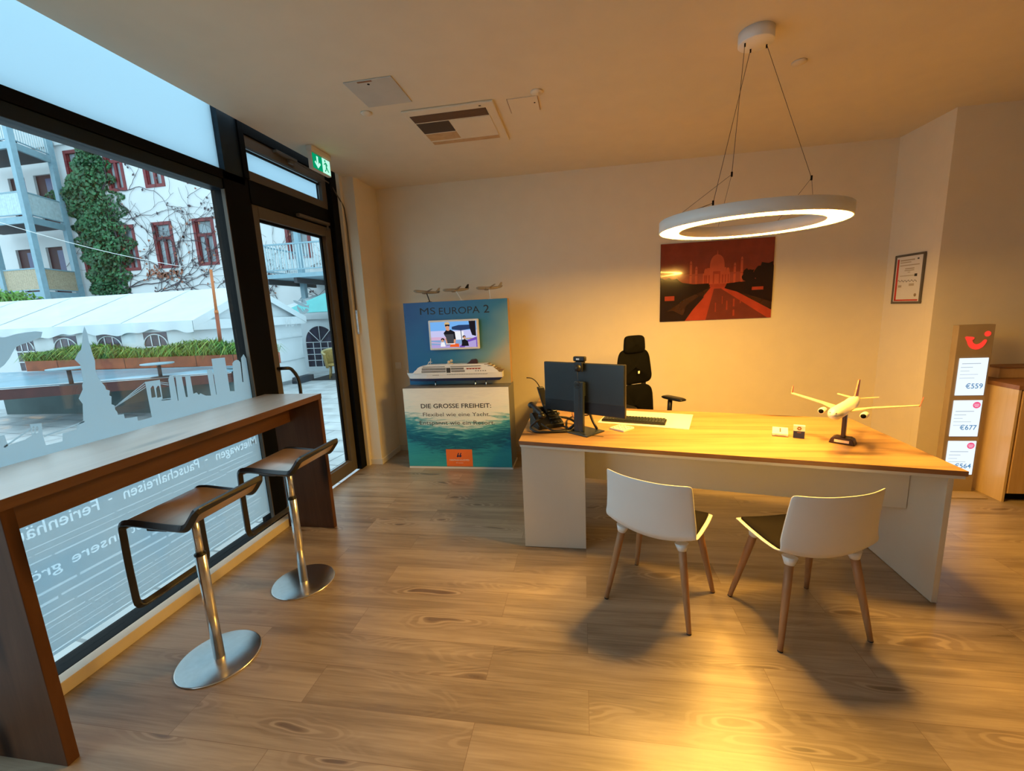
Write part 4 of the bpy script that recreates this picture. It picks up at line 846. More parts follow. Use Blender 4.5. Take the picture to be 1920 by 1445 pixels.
face_text('EUROPA', (823.5, 589.1), (899.5, 587), 4.349, .074, M['text'], 'title_lettering', -.004)
face_text('2', (907, 586), (917.5, 585.3), 4.349, .082, M['text'], 'title_number', .004)
YL = YF-.0024
face_text('DIE GROSSE FREIHEIT:', (789.5, 765), (921, 764), YL, .047, M['text'], 'headline_lettering', .012)
face_text('Flexibel wie eine Yacht.', (793.5, 780.3), (919, 779.7), YL, .042, M['greytext'], 'slogan_lettering', .0)
face_text('Entspannt wie ein Resort.', (787.5, 796), (928, 795.6), YL, .045, M['greytext'], 'slogan_lettering', .0)
og = MB(); a, b = at_y(836, 842, YL), at_y(887, 874, YL); og.box(a.x, b.x, YL-.0012, YL-.0003, .024, a.z); obj('orange_panel', og, M['orange'], ds)
orz = MB(); Yo = YL-.0014
lp_, rp_ = at_y(843.5, 863.3, Yo), at_y(880, 862.5, Yo)
for s, xa, xb in (('HAPAG', 0, .46), ('LLOYD', .54, 1)):
    t = fit_text(s, (rp_.x-lp_.x)*(xb-xa), .017, (lp_.x+(rp_.x-lp_.x)*(xa+xb)/2, Yo, lp_.z), (1, 0, 0), (0, 0, 1), 'CENTER', .02); orz.add(t.v, t.f)
t = fit_text('Cruises', .075, .011, ((lp_.x+rp_.x)/2, Yo, lp_.z-.027), (1, 0, 0), (0, 0, 1)); orz.add(t.v, t.f)
xm = (lp_.x+rp_.x)/2; orz.tube([(xm+.004*math.sin(k*.9), Yo, lp_.z+.002*k-.001) for k in range(8)], .0012, 5)
obj('company_lettering', orz, M['paper'], ds)
em = MB(); c0 = at_y(861, 853, Yo)
for dx in (-.014, .012):     # twin leaning strokes with a side hook
    em.prism([(c0.x+dx-.010, Yo, c0.z-.006), (c0.x+dx+.004, Yo, c0.z+.024), (c0.x+dx+.014, Yo, c0.z+.026), (c0.x+dx+.004, Yo, c0.z-.004), (c0.x+dx+.016, Yo, c0.z-.002), (c0.x+dx+.012, Yo, c0.z-.014), (c0.x+dx-.002, Yo, c0.z-.024), (c0.x+dx-.014, Yo, c0.z-.018)], (0, -.0003, 0))
obj('company_emblem', em, M['navy'], ds)

# television on the display board
tv = thing('television', 'small white framed television on the blue board showing a woman in sunglasses', 'television', (-1.31, 4.345, 1.39))
TX0, TX1, TZ0, TZ1 = -1.582, -1.046, 1.238, 1.548; YT = 4.300
obj('casing', MB().box(TX0, TX1, YT, YT+.035, TZ0, TZ1), M['whitep'], tv, .010, segs=3)
obj('wall_mount', MB().box(-1.40, -1.22, YT+.0352, 4.349, 1.30, 1.46), M['blackp'], tv)
sx0, sx1, sz0, sz1 = TX0+.022, TX1-.022, TZ0+.022, TZ1-.020
scr = MB(); sk = ['sky', 'sea', 'cloud', 'skin', 'hair', 'black', 'grey', 'shade', 'orange', 'lilac', 'violet', 'white', 'pink']
scm = [emission('screen_'+k, c, 1.0) for k, c in (('sky', (.16, .40, .80)), ('sea', (.22, .34, .58)), ('cloud', (.52, .52, .80)), ('skin', (.62, .30, .18)), ('hair', (.60, .40, .18)), ('black', (.012, .010, .014)), ('grey', (.055, .055, .065)), ('shade', (.022, .045, .12)), ('orange', (.75, .11, .02)), ('lilac', (.40, .32, .62)), ('violet', (.16, .07, .42)), ('white', (.80, .80, .84)), ('pink', (.62, .40, .58)))]
lay2 = [0]
def sflat(k, pts):
    lay2[0] += 1; y = YT-.0004-lay2[0]*.00006; scr.m = sk.index(k); scr.poly([(sx0+u*(sx1-sx0), y, sz0+v*(sz1-sz0)) for u, v in pts])
def srect(k, u0, v0, u1, v1): sflat(k, [(u0, v0), (u1, v0), (u1, v1), (u0, v1)])
def soval(k, cu, cv, ru, rv, n=18): sflat(k, [(cu+ru*math.cos(2*PI*i/n), cv+rv*math.sin(2*PI*i/n)) for i in range(n)])
srect('sky', 0, .62, 1, 1); srect('cloud', 0, .36, 1, .66); srect('pink', 0, .30, .55, .42); srect('sea', 0, .12, 1, .30); srect('lilac', 0, 0, 1, .12); srect('white', .50, .30, .72, .62)
sflat('shade', [(.47, .80), (.62, .86), (.86, .86), (.88, .70), (.66, .65), (.47, .70)]); sflat('shade', [(.655, .66), (.67, .66), (.685, .14), (.67, .14)])
sflat('black', [(.84, 1), (.985, 1), (.985, .42), (.90, .46), (.86, .70)])
sflat('violet', [(.62, .05), (.80, .28), (1, .40), (1, 0), (.62, 0)]); sflat('lilac', [(.72, 0), (.80, .20), (.98, .28), (.98, 0)])
soval('black', .725, .40, .035, .06); soval('skin', .73, .375, .026, .045); sflat('black', [(.66, .05), (.68, .28), (.73, .32), (.80, .24), (.82, .05)])
soval('hair', .25, .30, .035, .07); soval('black', .255, .32, .04, .06); soval('skin', .25, .28, .026, .05); sflat('white', [(.20, .05), (.21, .22), (.29, .22), (.31, .05)])
sflat('skin', [(.34, .74), (.41, .76), (.42, .62), (.34, .62)])
sflat('black', [(.28, .56), (.345, .69), (.36, .66), (.40, .65), (.435, .70), (.53, .60), (.545, .30), (.49, .30), (.50, .10), (.33, .10), (.33, .46)])
sflat('grey', [(.29, .52), (.50, .52), (.50, .10), (.33, .10), (.33, .40)])
sflat('skin', [(.31, .36), (.335, .36), (.36, .14), (.33, .12)]); sflat('skin', [(.50, .32), (.545, .32), (.53, .14), (.49, .14)])
soval('skin', .375, .82, .048, .105); soval('hair', .372, .93, .058, .06); sflat('black', [(.325, .90), (.43, .89), (.42, .82), (.385, .835), (.375, .85), (.36, .83), (.33, .82)]); sflat('hair', [(.315, .94), (.325, .80), (.33, .90)])
sflat('orange', [(.40, .03), (.43, .16), (.60, .15), (.61, .02)]); srect('white', .33, .13, .52, .165); sflat('pink', [(.0, .24), (.22, .20), (.22, .17), (0, .2)])
obj('screen_picture', scr, scm, tv)

# cruise ship model on the shelf of the stand
sh = thing('model_cruise_ship', 'long white model cruise ship with dark keel on the display stand shelf', 'model ship', (-1.31, 4.245, .866))
XB, XS, YS, BW = -1.838, -.800, 4.245, .052
def hullw(x):
    t = (x-XB)/(XS-XB); return BW*min(1, (max(0, t-.00)/.22)**.7 if t > 0 else 0)*(1 if t < .93 else 1-.15*(t-.93)/.07)
def hull(z0, z1, b0, b1, s0, s1):
    mb = MB(); nx = 26
    low = [(lerp(b0, s0, k/nx)) for k in range(nx+1)]; up = [(lerp(b1, s1, k/nx)) for k in range(nx+1)]
    def ring(xs, z, k): return [(x, YS-max(.001, hullw(x+.0)*k), z) for x in xs] + [(x, YS+max(.001, hullw(x)*k), z) for x in reversed(xs)]
    A, B = ring(low, z0, .82), ring(up, z1, 1.0); n = len(A)
    mb.add(A+B, [tuple(range(n-1, -1, -1)), tuple(range(n, 2*n))]+[(i, (i+1) % n, n+(i+1) % n, n+i) for i in range(n)]); return mb
obj('keel', hull(.926, .953, XB+.04, XB+.035, XS-.035, XS-.005), M['navy'], sh)
obj('hull', hull(.9532, 1.010, XB+.035, XB+.0, XS-.005, XS-.005), M['whitep'], sh)
sup = MB()
def deckbox(x0, x1, z0, z1, wk=.96, cut=.0):
    sup.prism([(x0, YS-BW*wk, z0), (x1, YS-BW*wk, z0), (x1-cut, YS-BW*wk, z1), (x0+.028, YS-BW*wk, z1)], (0, 2*BW*wk, 0))
deckbox(-1.755, -.835, 1.0102, 1.040, .96, .03); deckbox(-1.72, -.87, 1.0402, 1.070, .94, .03); deckbox(-1.69, -.905, 1.0702, 1.084, .92, .025); deckbox(-1.63, -.945, 1.0842, 1.096, .85, .015)
supo = obj('superstructure', sup, M['whitep'], sh)
bal = MB()
yb = YS-BW*.96-.0006
for z in (1.018, 1.029): 
    for (x0, x1) in ((-1.655, -1.392), (-1.335, -1.19)): bal.box(x0, x1, yb-.0004, yb+.003, z, z+.007)
for z in (1.044, 1.055): 
    for (x0, x1) in ((-1.65, -1.392), (-1.335, -1.20)): bal.box(x0, x1, yb-.0004, yb+.0035, z, z+.007)
bal.box(-1.385, -1.342, yb-.0004, yb+.003, 1.012, 1.062)
bal.box(-1.64, -1.40, yb-.0002, yb+.006, 1.074, 1.079); bal.box(-1.34, -1.02, yb-.0002, yb+.006, 1.073, 1.078)
for k in range(5): bal.box(-1.08+k*.025, -1.068+k*.025, yb-.0004, yb+.003, 1.022, 1.030)
for k in range(24): bal.box(-1.38+k*.018, -1.372+k*.018, YS-hullw(-1.0)-.0006, YS-hullw(-1.0)+.002, .992, .997)
for k in range(6): bal.box(-1.535+k*.012, -1.529+k*.012, YS-hullw(-1.0)-.0006, YS-hullw(-1.0)+.002, .988, .992)
obj('balcony_rows', bal, mat('ship_windows', (.05, .04, .03), .3), supo)
rb = MB()
rb.box(-1.175, -1.02, yb-.0006, yb+.004, 1.050, 1.056)
for k in range(5): rb.box(-1.17+k*.03, -1.15+k*.03, yb-.0006, yb+.002, 1.043, 1.050)
obj('lifeboats', rb, mat('lifeboat_red', (.35, .06, .03), .5), supo)
fn = MB(); fn.prism([(-1.175, YS-.022, 1.0962), (-1.06, YS-.022, 1.0962), (-1.065, YS-.022, 1.13), (-1.08, YS-.022, 1.142), (-1.125, YS-.022, 1.138), (-1.14, YS-.022, 1.12)], (0, .044, 0)); obj('funnel', fn, mat('funnel_dark', (.05, .015, .015), .4), sh, .003)
fd = MB(); fd.sphere((-1.365, YS-.012, 1.118), .016, 14); fd.sphere((-1.345, YS+.012, 1.128), .015, 14); fd.box(-1.385, -1.335, YS-.03, YS+.03, 1.0962, 1.104); obj('radar_domes', fd, M['white'], sh)
ms = MB(); ms.tube([(-1.57, YS, 1.096), (-1.562, YS, 1.16)], [.004, .0015], 6); ms.tube([(-1.60, YS, 1.096), (-1.575, YS, 1.128)], .003, 6); ms.box(-1.59, -1.55, YS-.012, YS+.012, 1.118, 1.121); ms.tube([(-1.828, YS, 1.01), (-1.832, YS, 1.045)], .0022, 6); obj('mast', ms, M['whitep'], sh)
sd_ = MB()
for k in range(5): sd_.box(-.985+k*.035-.0, -.935+k*.035, YS-BW*.92, YS+BW*.92, 1.088-k*.017, 1.094-k*.017)
obj('stern_decks', sd_, mat('stern_wood', (.30, .20, .11), .5), sh)
stp = MB()
for x in (-1.53, -1.10, -.985): stp.lathe([(.009, 0), (.006, .012), (.006, .060)], (x, YS, .8663), 10)
obj('stand_posts', stp, M['chrome'], sh)

# ------------------------------------------------------------------ backlit price stand and cabinet at the right
ps = thing('price_display_stand', 'slim upright stand with three backlit price sheets and red smile logo', 'display stand', (2.955, 3.80, 0))
YP = 3.79
obj('column', MB().box(2.836, 3.076, YP, YP+.055, .002, 1.345), mat('stand_taupe', (.36, .27, .17), .5, metal=.1), ps, .003)
obj('foot_plate', MB().box(2.82, 3.09, 3.66, 3.789, .0, .008), mat('foot_taupe', (.40, .30, .19), .5), ps, .002)
smile = MB(); S_ = lambda px, py: (lambda p: (p.x, YP-.0006, p.z))(at_y(1720+px/4.014, 590+py/4.014, YP-.0006))
smile.prism([S_(*q) for q in [(358, 168), (372, 162), (418, 166), (430, 172), (424, 184), (412, 190), (416, 206), (428, 218), (444, 222), (462, 218), (482, 206), (496, 192), (506, 184), (520, 186), (522, 198), (508, 222), (488, 244), (462, 258), (438, 262), (410, 256), (390, 242), (378, 222), (372, 200), (364, 184)]], (0, -.003, 0))
cd = at_y(1720+529/4.014, 590+142/4.014, YP); smile.lathe([(0, -.0036), (.021, -.0036), (.021, 0), (0, 0)], (cd.x, YP, cd.z), 20, 'y')
obj('smile_logo', smile, emission('logo_red', (1.0, .055, .03), .95), ps)
pk = emission('offer_pink', (.95, .12, .26), .9); bl = emission('price_blue', (.10, .26, .46), .9); lg_ = emission('print_grey', (.42, .48, .55), .9)
for i, (z0, z1, price) in enumerate(((.800, 1.092, '€559'), (.468, .760, '€677'), (.150, .430, '€564'))):
    so = obj('price_sheet', MB().box(2.866, 3.058, YP-.006, YP-.0002, z0, z1), M['sheet'], ps, .002)
    h_ = z1-z0
    tx = fit_text(price, .115, .040, (2.985, YP-.0066, z0+.055), (1, 0, 0), (0, 0, 1), 'CENTER', .012); obj('price_lettering', tx, bl, so)
    lm = MB(); zz = z1-.045-(.045 if i else 0)
    for wd, xx, hh in ((.125, 2.885, .005), (.08, 2.88, .004), (.06, 2.88, .003), (.12, 2.88, .003), (.10, 2.88, .003)): lm.box(xx, xx+wd, YP-.0066, YP-.006, zz, zz+hh); zz -= .028
    obj('small_print', lm, lg_, so)
    if i:
        dk_ = MB(); dk_.lathe([(0, -.0068), (.026, -.0068), (.026, -.006), (0, -.006)], (3.022, YP, z1-.038), 24, 'y'); do_ = obj('offer_dot', dk_, pk, so)
        obj('dot_lines', MB().box(3.005, 3.038, YP-.0072, YP-.0068, z1-.032, z1-.030).box(3.003, 3.040, YP-.0072, YP-.0068, z1-.040, z1-.038).box(3.010, 3.034, YP-.0072, YP-.0068, z1-.05, z1-.047), M['sheet'], so)

cbn = thing('side_cabinet', 'pale wood cabinet with dark worktop and plinth at the right edge', 'cabinet', (3.6, 3.85, 0))
obj('body', MB().box(3.158, 4.2, 3.63, 4.085, .062, .868), wood('pale_oak_cabinet', (.50, .33, .15), (.58, .40, .20), (.64, .46, .25), 'z', .35, 1, False), cbn, .002)
obj('side_panel', MB().box(3.140, 3.1575, 3.615, 4.09, .0, .872), wood('pale_oak_panel', (.52, .36, .17), (.60, .43, .23), (.66, .49, .28), 'z', .32, 1, False), cbn, .0015)
obj('plinth', MB().box(3.16, 4.2, 3.675, 4.085, 0.001, .0615), M['black'], cbn)
obj('worktop', MB().box(3.135, 4.21, 3.61, 4.092, .8725, .905), M['deskedge'], cbn, .002)
for k in range(2): 
    dr = obj('door', MB().box(3.17+k*.515, 3.675+k*.515, 3.612, 3.6295, .07, .864), M['woodside'], cbn, .002); hn = MB(); hn.tube([(3.64 if k == 0 else 3.72, 3.598, .72), (3.64 if k == 0 else 3.72, 3.598, .82)], .005, 8); hn.box((3.64 if k == 0 else 3.72)-.003, (3.64 if k == 0 else 3.72)+.003, 3.598, 3.6125, .735, .741); hn.box((3.64 if k == 0 else 3.72)-.003, (3.64 if k == 0 else 3.72)+.003, 3.598, 3.6125, .80, .806); obj('handle', hn, M['steel'], dr)
bxx = thing('storage_tray', 'shallow wooden tray standing on the dark cabinet top at the right edge', 'tray', (3.6, 3.98, .905))
obj('tray', MB().box(3.26, 3.92, 3.93, 4.08, .9055, .985), M['woodside'], bxx, .002); obj('rim', MB().box(3.25, 3.93, 3.92, 4.085, .9855, .995), M['deskedge'], bxx, .001)
# ------------------------------------------------------------------ the courtyard outside
GZ = -.10; YFAC = 17.0
struct('floor_courtyard', MB().box(-40, -2.405, -3, YFAC, GZ-.1, GZ), M['paving'])
fabric = mat('white_tent_fabric', (.60, .65, .68), .6, var=.05, nscale=2, bump=.2, bscale=6)
plaster = mat('white_facade_plaster', (.62, .635, .64), .9, var=.05, nscale=.8)
oxred = mat('ox_red_window_paint', (.16, .014, .018), .5, var=.15)
maroon = mat('dark_maroon_door', (.045, .007, .010), .6)
winglass = mat('old_window_pane', (.26, .32, .35), .12, var=.25, nscale=1.2)
bluesteel = mat('blue_grey_steel', (.22, .36, .43), .5, var=.08)
darkrec = mat('dark_soffit', (.035, .04, .05), .7)
rust = mat('rusty_corten', (.28, .062, .022), .6, var=.25, nscale=5)
bamboo = mat('bamboo_screen', (.44, .36, .25), .7, var=.2, nscale=20)
leafg = mat('ivy_leaf', (.026, .115, .042), .5, var=.7, nscale=3)
grassg = mat('grass_blade', (.10, .26, .03), .55, var=.6, nscale=5)
stemc = mat('bare_vine_stem', (.055, .04, .05), .8, var=.3)
dryleaf = mat('dry_leaf', (.26, .085, .045), .7, var=.4)
decksky = mat('wet_deck_sky_tint', (.20, .36, .46), .25, var=.15, nscale=1.5)  # wet wood deck, blue of the reflected sky put into its base colour
redwood = mat('red_wood_fascia', (.065, .012, .010), .5, var=.2)
teal = mat('teal_parasol_cloth', (.10, .40, .40), .7)
rattan = mat('yellow_rattan', (.34, .23, .06), .6, var=.3, nscale=30)

# --- apartment house across the yard
ap = thing('apartment_house', 'white plastered house with ox red windows across the courtyard', 'building', (-17, YFAC, GZ))
wins = []
for xs in ((-22.45, -21.5), (-20.4, -19.55), (-18.53, -17.6), (-16.47, -15.52), (-14.4, -13.45), (-12.13, -11.08), (-9.6, -8.6), (-7.2, -6.2)):
    wins.append((xs[0], xs[1], 4.18, 6.06)); wins.append((xs[0]+.08, xs[1]+.05, 7.55, 9.35))
p1_, p2_ = at_y(22, 450, YFAC), at_y(58, 450, YFAC); p3_, p4_ = at_y(80, 450, YFAC), at_y(118, 450, YFAC)
doors = []
for (q1, q2) in (((24, 450), (44, 450)), ((80, 443), (104, 443))):
    a, b = at_y(*q1, YFAC), at_y(*q2, YFAC); doors.append((a.x, a.x+.95, 3.2, 5.45))
for (q1, q2) in (((10, 320), (14, 320)), ((57, 310), (80, 310))):
    a = at_y(*q1, YFAC); doors.append((a.x, a.x+.95, 6.2, 8.55))
hl = wins+doors
xs_ = sorted({-60, 6}|{h[0] for h in hl}|{h[1] for h in hl}); zs_ = sorted({GZ, 15}|{h[2] for h in hl}|{h[3] for h in hl})
wm = MB()
for i in range(len(xs_)-1):
    for j in range(len(zs_)-1):
        cx, cz = (xs_[i]+xs_[i+1])/2, (zs_[j]+zs_[j+1])/2
        if any(h[0] < cx < h[1] and h[2] < cz < h[3] for h in hl): continue
        wm.add([(xs_[i], YFAC, zs_[j]), (xs_[i+1], YFAC, zs_[j]), (xs_[i+1], YFAC, zs_[j+1]), (xs_[i], YFAC, zs_[j+1])], [(0, 1, 2, 3)])
for h in hl:
    x0, x1, z0, z1 = h; c_ = [(x0, z0), (x1, z0), (x1, z1), (x0, z1)]
    for k in range(4): (a, b), (c2, d2) = c_[k], c_[(k+1) % 4]; wm.add([(a, YFAC, b), (c2, YFAC, d2), (c2, YFAC+.25, d2), (a, YFAC+.25, b)], [(0, 1, 2, 3)])
wm.box(-60, 6, YFAC+.25, YFAC+.4, GZ, 15)
obj('wall', wm, plaster, ap)
obj('cornice', MB().box(-60, 6, YFAC-.10, YFAC-.001, 9.62, 9.74), plaster, ap)
for (x0, x1, z0, z1) in wins:
    f = MB(); t_ = .09; y_a, y_b = YFAC-.03, YFAC+.12
    f.box(x0-.04, x0+t_, y_a, y_b, z0-.04, z1+.04).box(x1-t_, x1+.04, y_a, y_b, z0-.04, z1+.04).box(x0+t_, x1-t_, y_a, y_b, z1-t_, z1+.04).box(x0+t_, x1-t_, y_a, y_b, z0-.04, z0+t_)
    zt = lerp(z0, z1, .66); f.box(x0+t_, x1-t_, YFAC+.01, y_b, zt-.06, zt+.06); xm = (x0+x1)/2; f.box(xm-.06, xm+.06, YFAC+.02, y_b, z0+t_, zt-.06)
    f.box(x0+t_, x0+t_+.05, YFAC+.03, y_b, z0+t_, z1-t_).box(x1-t_-.05, x1-t_, YFAC+.03, y_b, z0+t_, z1-t_)
    fo = obj('window', f, oxred, ap); obj('pane', MB().box(x0+t_, x1-t_, YFAC+.10, YFAC+.115, z0+t_, z1-t_), winglass, fo)
for (x0, x1, z0, z1) in doors:
    f = MB().box(x0, x1, YFAC+.10, YFAC+.16, z0, z1); fo = obj('balcony_door', f, maroon, ap); obj('pane', MB().box(x0+.5, x1-.12, YFAC+.09, YFAC+.0995, z0+.9, z1-.15), mat('dusk_pane', (.05, .06, .16), .3), fo)

# --- steel balcony tower at the left of the house
bt = thing('balcony_tower', 'blue grey steel balcony tower in front of the white house', 'balcony', (-22.5, 16, GZ))
A_, B_ = Vector((-22.15, 15, 0)), Vector((-22.75, 16.75, 0)); dX = Vector((-3.6, 0, 0)); dn = Vector((0, 0, 0))
for zf in (3.2, 6.2, 9.02):
    quad = [A_, B_, B_+dX, A_+dX]
    so = obj('floor_slab', MB().prism([p+Vector((0, 0, zf-.10)) for p in quad], (0, 0, .10)), darkrec, bt)
    e_ = MB()
    for p, q in ((A_, B_), (A_, A_+dX)): d_ = (q-p).normalized(); n_ = Vector((-d_.y, d_.x, 0)); e_.obox((p+q)/2+Vector((0, 0, zf-.06)), (q-p)/2, n_*.05, (0, 0, .13))
    obj('edge_beam', e_, bluesteel, so)
for p in (A_, B_, A_+Vector((-2.0, 0, 0))):
    for z0, z1 in ((GZ, 12.2),): obj('post', MB().box(p.x-.10, p.x+.10, p.y-.10, p.y+.10, z0, z1), bluesteel, bt)
def rail_run(p, q, zf, m_in, nm, parent):
    d_ = (q-p); L_ = d_.length; d_.normalize(); n_ = Vector((-d_.y, d_.x, 0))
    rm = MB(); rm.obox((p+q)/2+Vector((0, 0, zf+1.02)), d_*L_/2, n_*.03, (0, 0, .025)); rm.obox((p+q)/2+Vector((0, 0, zf+.16)), d_*L_/2, n_*.02, (0, 0, .02))
    ro = obj('railing', rm, bluesteel, parent)
    i_ = MB(); n = int(L_/.11)
    if nm == 'bars':
        for k in range(n+1): i_.obox(p+d_*(L_*k/n)+Vector((0, 0, zf+.58)), d_*.012, n_*.012, (0, 0, .43))
    else: 
        for k in range(n): i_.obox(p+d_*(L_*(k+.5)/n)+Vector((0, 0, zf+.58)), d_*(L_/n*.48), n_*.012, (0, 0, .43))
    obj('infill_'+nm, i_, m_in, ro)
palerail = mat('pale_slat_screen', (.46, .58, .62), .6, var=.12, nscale=8)
for zf, m_, nm in ((3.2, bamboo, 'mat'), (6.2, palerail, 'slats'), (9.02, palerail, 'bars')):
    rail_run(A_, B_, zf, m_, nm, bt); rail_run(A_+dX, A_, zf, m_, nm, bt)
pl_ = MB()
for k in range(5): x = -22.4-.5*k; pl_.lathe([(.09, 0), (.13, .2), (.12, .2), (0, .19)], (x, 15.25, 9.02), 10)
obj('flower_pots', pl_, darkrec, bt)

# --- gallery bridge seen through the door
gb = thing('gallery_bridge', 'pale steel gallery with bar railing in front of the house, seen through the door', 'balcony', (-9.8, 15, GZ))
so = obj('floor_slab', MB().box(-11.2, -6.6, 14.0, 16.9, 3.08, 3.22), bluesteel, gb)
for x in (-11.0, -9.9, -8.6, -7.3): 
    obj('joist', MB().box(x-.06, x+.06, 14.05, 16.85, 2.9, 3.0795), darkrec, so)
rail_run(Vector((-11.15, 14.03, 0)), Vector((-6.6, 14.03, 0)), 3.2, palerail, 'bars', gb); rail_run(Vector((-11.15, 14.03, 0)), Vector((-11.15, 16.8, 0)), 3.2, palerail, 'bars', gb)
for (x, y) in ((-10.75, 15.7), (-6.8, 15.7)): obj('post', MB().box(x-.09, x+.09, y-.09, y+.09, GZ, 9.2), bluesteel, gb)

# --- ivy and bare creeper on the facade
iv = thing('climbing_ivy', 'dense dark green ivy climbing the white house between its windows', 'ivy', (-21, YFAC-.2, GZ))
key = [(262, 158, 10), (285, 166, 16), (310, 170, 26), (340, 170, 38), (358, 156, 52), (372, 160, 56), (385, 174, 46), (410, 184, 42), (440, 192, 44), (470, 200, 40), (500, 204, 36), (530, 206, 30), (552, 208, 24)]
lf_ = MB()
for n in range(8500):
    yy = rnd.uniform(262, 552); i = max(k for k in range(len(key)-1) if key[k][0] <= yy); t_ = (yy-key[i][0])/(key[i+1][0]-key[i][0])
    cx = lerp(key[i][1], key[i+1][1], t_); hw = 1.08*lerp(key[i][2], key[i+1][2], t_)*(.95+.16*math.sin(yy*.21)+.10*math.sin(yy*.083+1)); xx = cx+hw*max(-1.1, min(1.12, rnd.gauss(0, .66)))
    p = at_y(xx, yy, YFAC); p.y -= rnd.uniform(.03, .42)*max(.1, 1-((xx-cx)/hw)**2*.8); s_ = rnd.uniform(.045, .105)
    a = Vector((rnd.gauss(0, 1), rnd.gauss(-.2, .5), rnd.gauss(0, 1))).normalized(); b = a.cross(Vector((rnd.gauss(0, .4), -1, rnd.gauss(.5, .5)))).normalized()
    lf_.add([p-a*s_, p-a*s_*.1+b*s_*.8, p+a*s_, p-a*s_*.1-b*s_*.8], [(0, 1, 2, 3)])
obj('foliage', lf_, leafg, iv)
st_ = MB()
for k in range(5):
    px0 = 200+k*6; path = []
    for j in range(12): yy = lerp(552, 290, j/11); i = max(q for q in range(len(key)-1) if key[q][0] <= yy); path.append(at_y(lerp(px0, key[i][1]+(k-2)*12, j/11)+rnd.uniform(-4, 4), yy, YFAC-.04))
    st_.tube([p+Vector((0, -.05, 0)) for p in path], [.05-.0033*j for j in range(12)], 6)
obj('stems', st_, stemc, iv)
cr = thing('bare_creeper', 'leafless dark creeper branches spread over the white house wall', 'creeper', (-17.5, YFAC-.05, GZ))
bs = MB(); dl = MB()
def walk(px, py, ang, n, r, depth=0):
    path = [at_y(px, py, YFAC-.035-.01*depth)]; 
    for k in range(n):
        ang += rnd.gauss(0, .28); px += 7*math.cos(ang); py -= 7*math.sin(ang)
        if py > 556: ang = abs(ang)
        path.append(at_y(px, py, YFAC-.035-.008*(k % 3)))
        if rnd.random() < .16 and depth < 2 and n > 4: walk(px, py, ang+rnd.choice((-1, 1))*rnd.uniform(.4, 1.0), int(n*.65), r*.6, depth+1)
        if rnd.random() < .13:
            p = path[-1]+Vector((rnd.uniform(-.1, .1), -.03, rnd.uniform(-.1, .1))); s_ = rnd.uniform(.04, .09); a = Vector((rnd.gauss(0, 1), 0, rnd.gauss(0, 1))).normalized(); b = a.cross(Vector((0, 1, 0)))
            (dl if rnd.random() < .25 else bs).add([p-a*s_, p+b*s_*.7, p+a*s_, p-b*s_*.7], [(0, 1, 2, 3)])
    bs.tube(path, [max(.005, .5*r*(1-k/(len(path)+1))) for k in range(len(path))], 5)
for (px, py, ang, n, r) in ((225, 545, .55, 26, .05), (235, 540, .25, 32, .055), (240, 548, .12, 34, .05), (300, 548, .5, 22, .04), (215, 352, -.25, 26, .035), (225, 380, -.35, 26, .035), (230, 410, -.3, 22, .03), (330, 540, 1.2, 22, .035), (350, 530, .7, 18, .03), (395, 500, 1.3, 16, .025), (255, 470, -.5, 12, .02), (335, 450, -1.2, 10, .025), (405, 545, .9, 16, .03), (130, 440, -1.2, 10, .02), (125, 500, 1.2, 8, .02), (150, 275, 1.7, 5, .02), (170, 275, 1.2, 5, .02), (500, 560, 1.4, 20, .03), (520, 560, 1.7, 16, .025), (560, 565, .9, 14, .03), (600, 560, 2.2, 14, .03), (505, 500, 1.3, 14, .02)):
    walk(px, py, ang, n, r)
for n in range(90):
    p = at_y(290+rnd.uniform(-15, 55), 515+rnd.gauss(0, 5)+rnd.uniform(-6, 6), YFAC-.06); s_ = rnd.uniform(.04, .10); a = Vector((rnd.gauss(0, 1), 0, rnd.gauss(0, 1))).normalized(); b = a.cross(Vector((0, 1, 0))); dl.add([p-a*s_, p+b*s_*.7, p+a*s_, p-b*s_*.7], [(0, 1, 2, 3)])
obj('branches', bs, stemc, cr); obj('dry_leaves', dl, dryleaf, cr)

# --- white party tent (long side towards the shop, gable to the right)
tn = thing('party_tent', 'long white party tent with arched windows in the courtyard', 'tent', (-11, 9.3, GZ))
TL, TR, TF, TB = -16.5, -7.83, 7.65, 11.08; EV = 1.70; RG = 2.45; RY = 9.35
rfm = MB(); rfm.smooth = False
nseg = 5
for k in range(nseg):
    xa, xb = lerp(TL, TR+.12, k/nseg), lerp(TL, TR+.12, (k+1)/nseg)
    def rf(u, v, xa=xa, xb=xb): sag = .10*math.sin(PI*u)*math.sin(PI*v); return Vector((lerp(xa, xb, u), lerp(TF-.10, RY, v), lerp(EV, RG, v)-sag))
    rfm.grid(rf, 7, 7); rfm.grid(lambda u, v, xa=xa, xb=xb: Vector((lerp(xa, xb, u), lerp(TB+.10, RY, v), lerp(EV, RG, v)-.05*math.sin(PI*u)*math.sin(PI*v))), 7, 7)
obj('roof', rfm, fabric, tn, solid=.008)
smm = MB()
for k in range(1, nseg): x = lerp(TL, TR+.12, k/nseg); smm.prism([(x-.03, TF-.10, EV+.007), (x+.03, TF-.10, EV+.007), (x+.03, RY, RG+.007), (x-.03, RY, RG+.007)], (0, 0, .004))
obj('roof_seam', smm, mat('tent_seam', (.54, .59, .62), .6), tn)
vm = MB()
def val(u, v): x = lerp(TL, TR+.12, u); return Vector((x, TF-.105+.018*math.sin(x*9)*v, EV+.01-(.20+.035*math.sin(x*3.1)+.02*math.sin(x*11))*v))
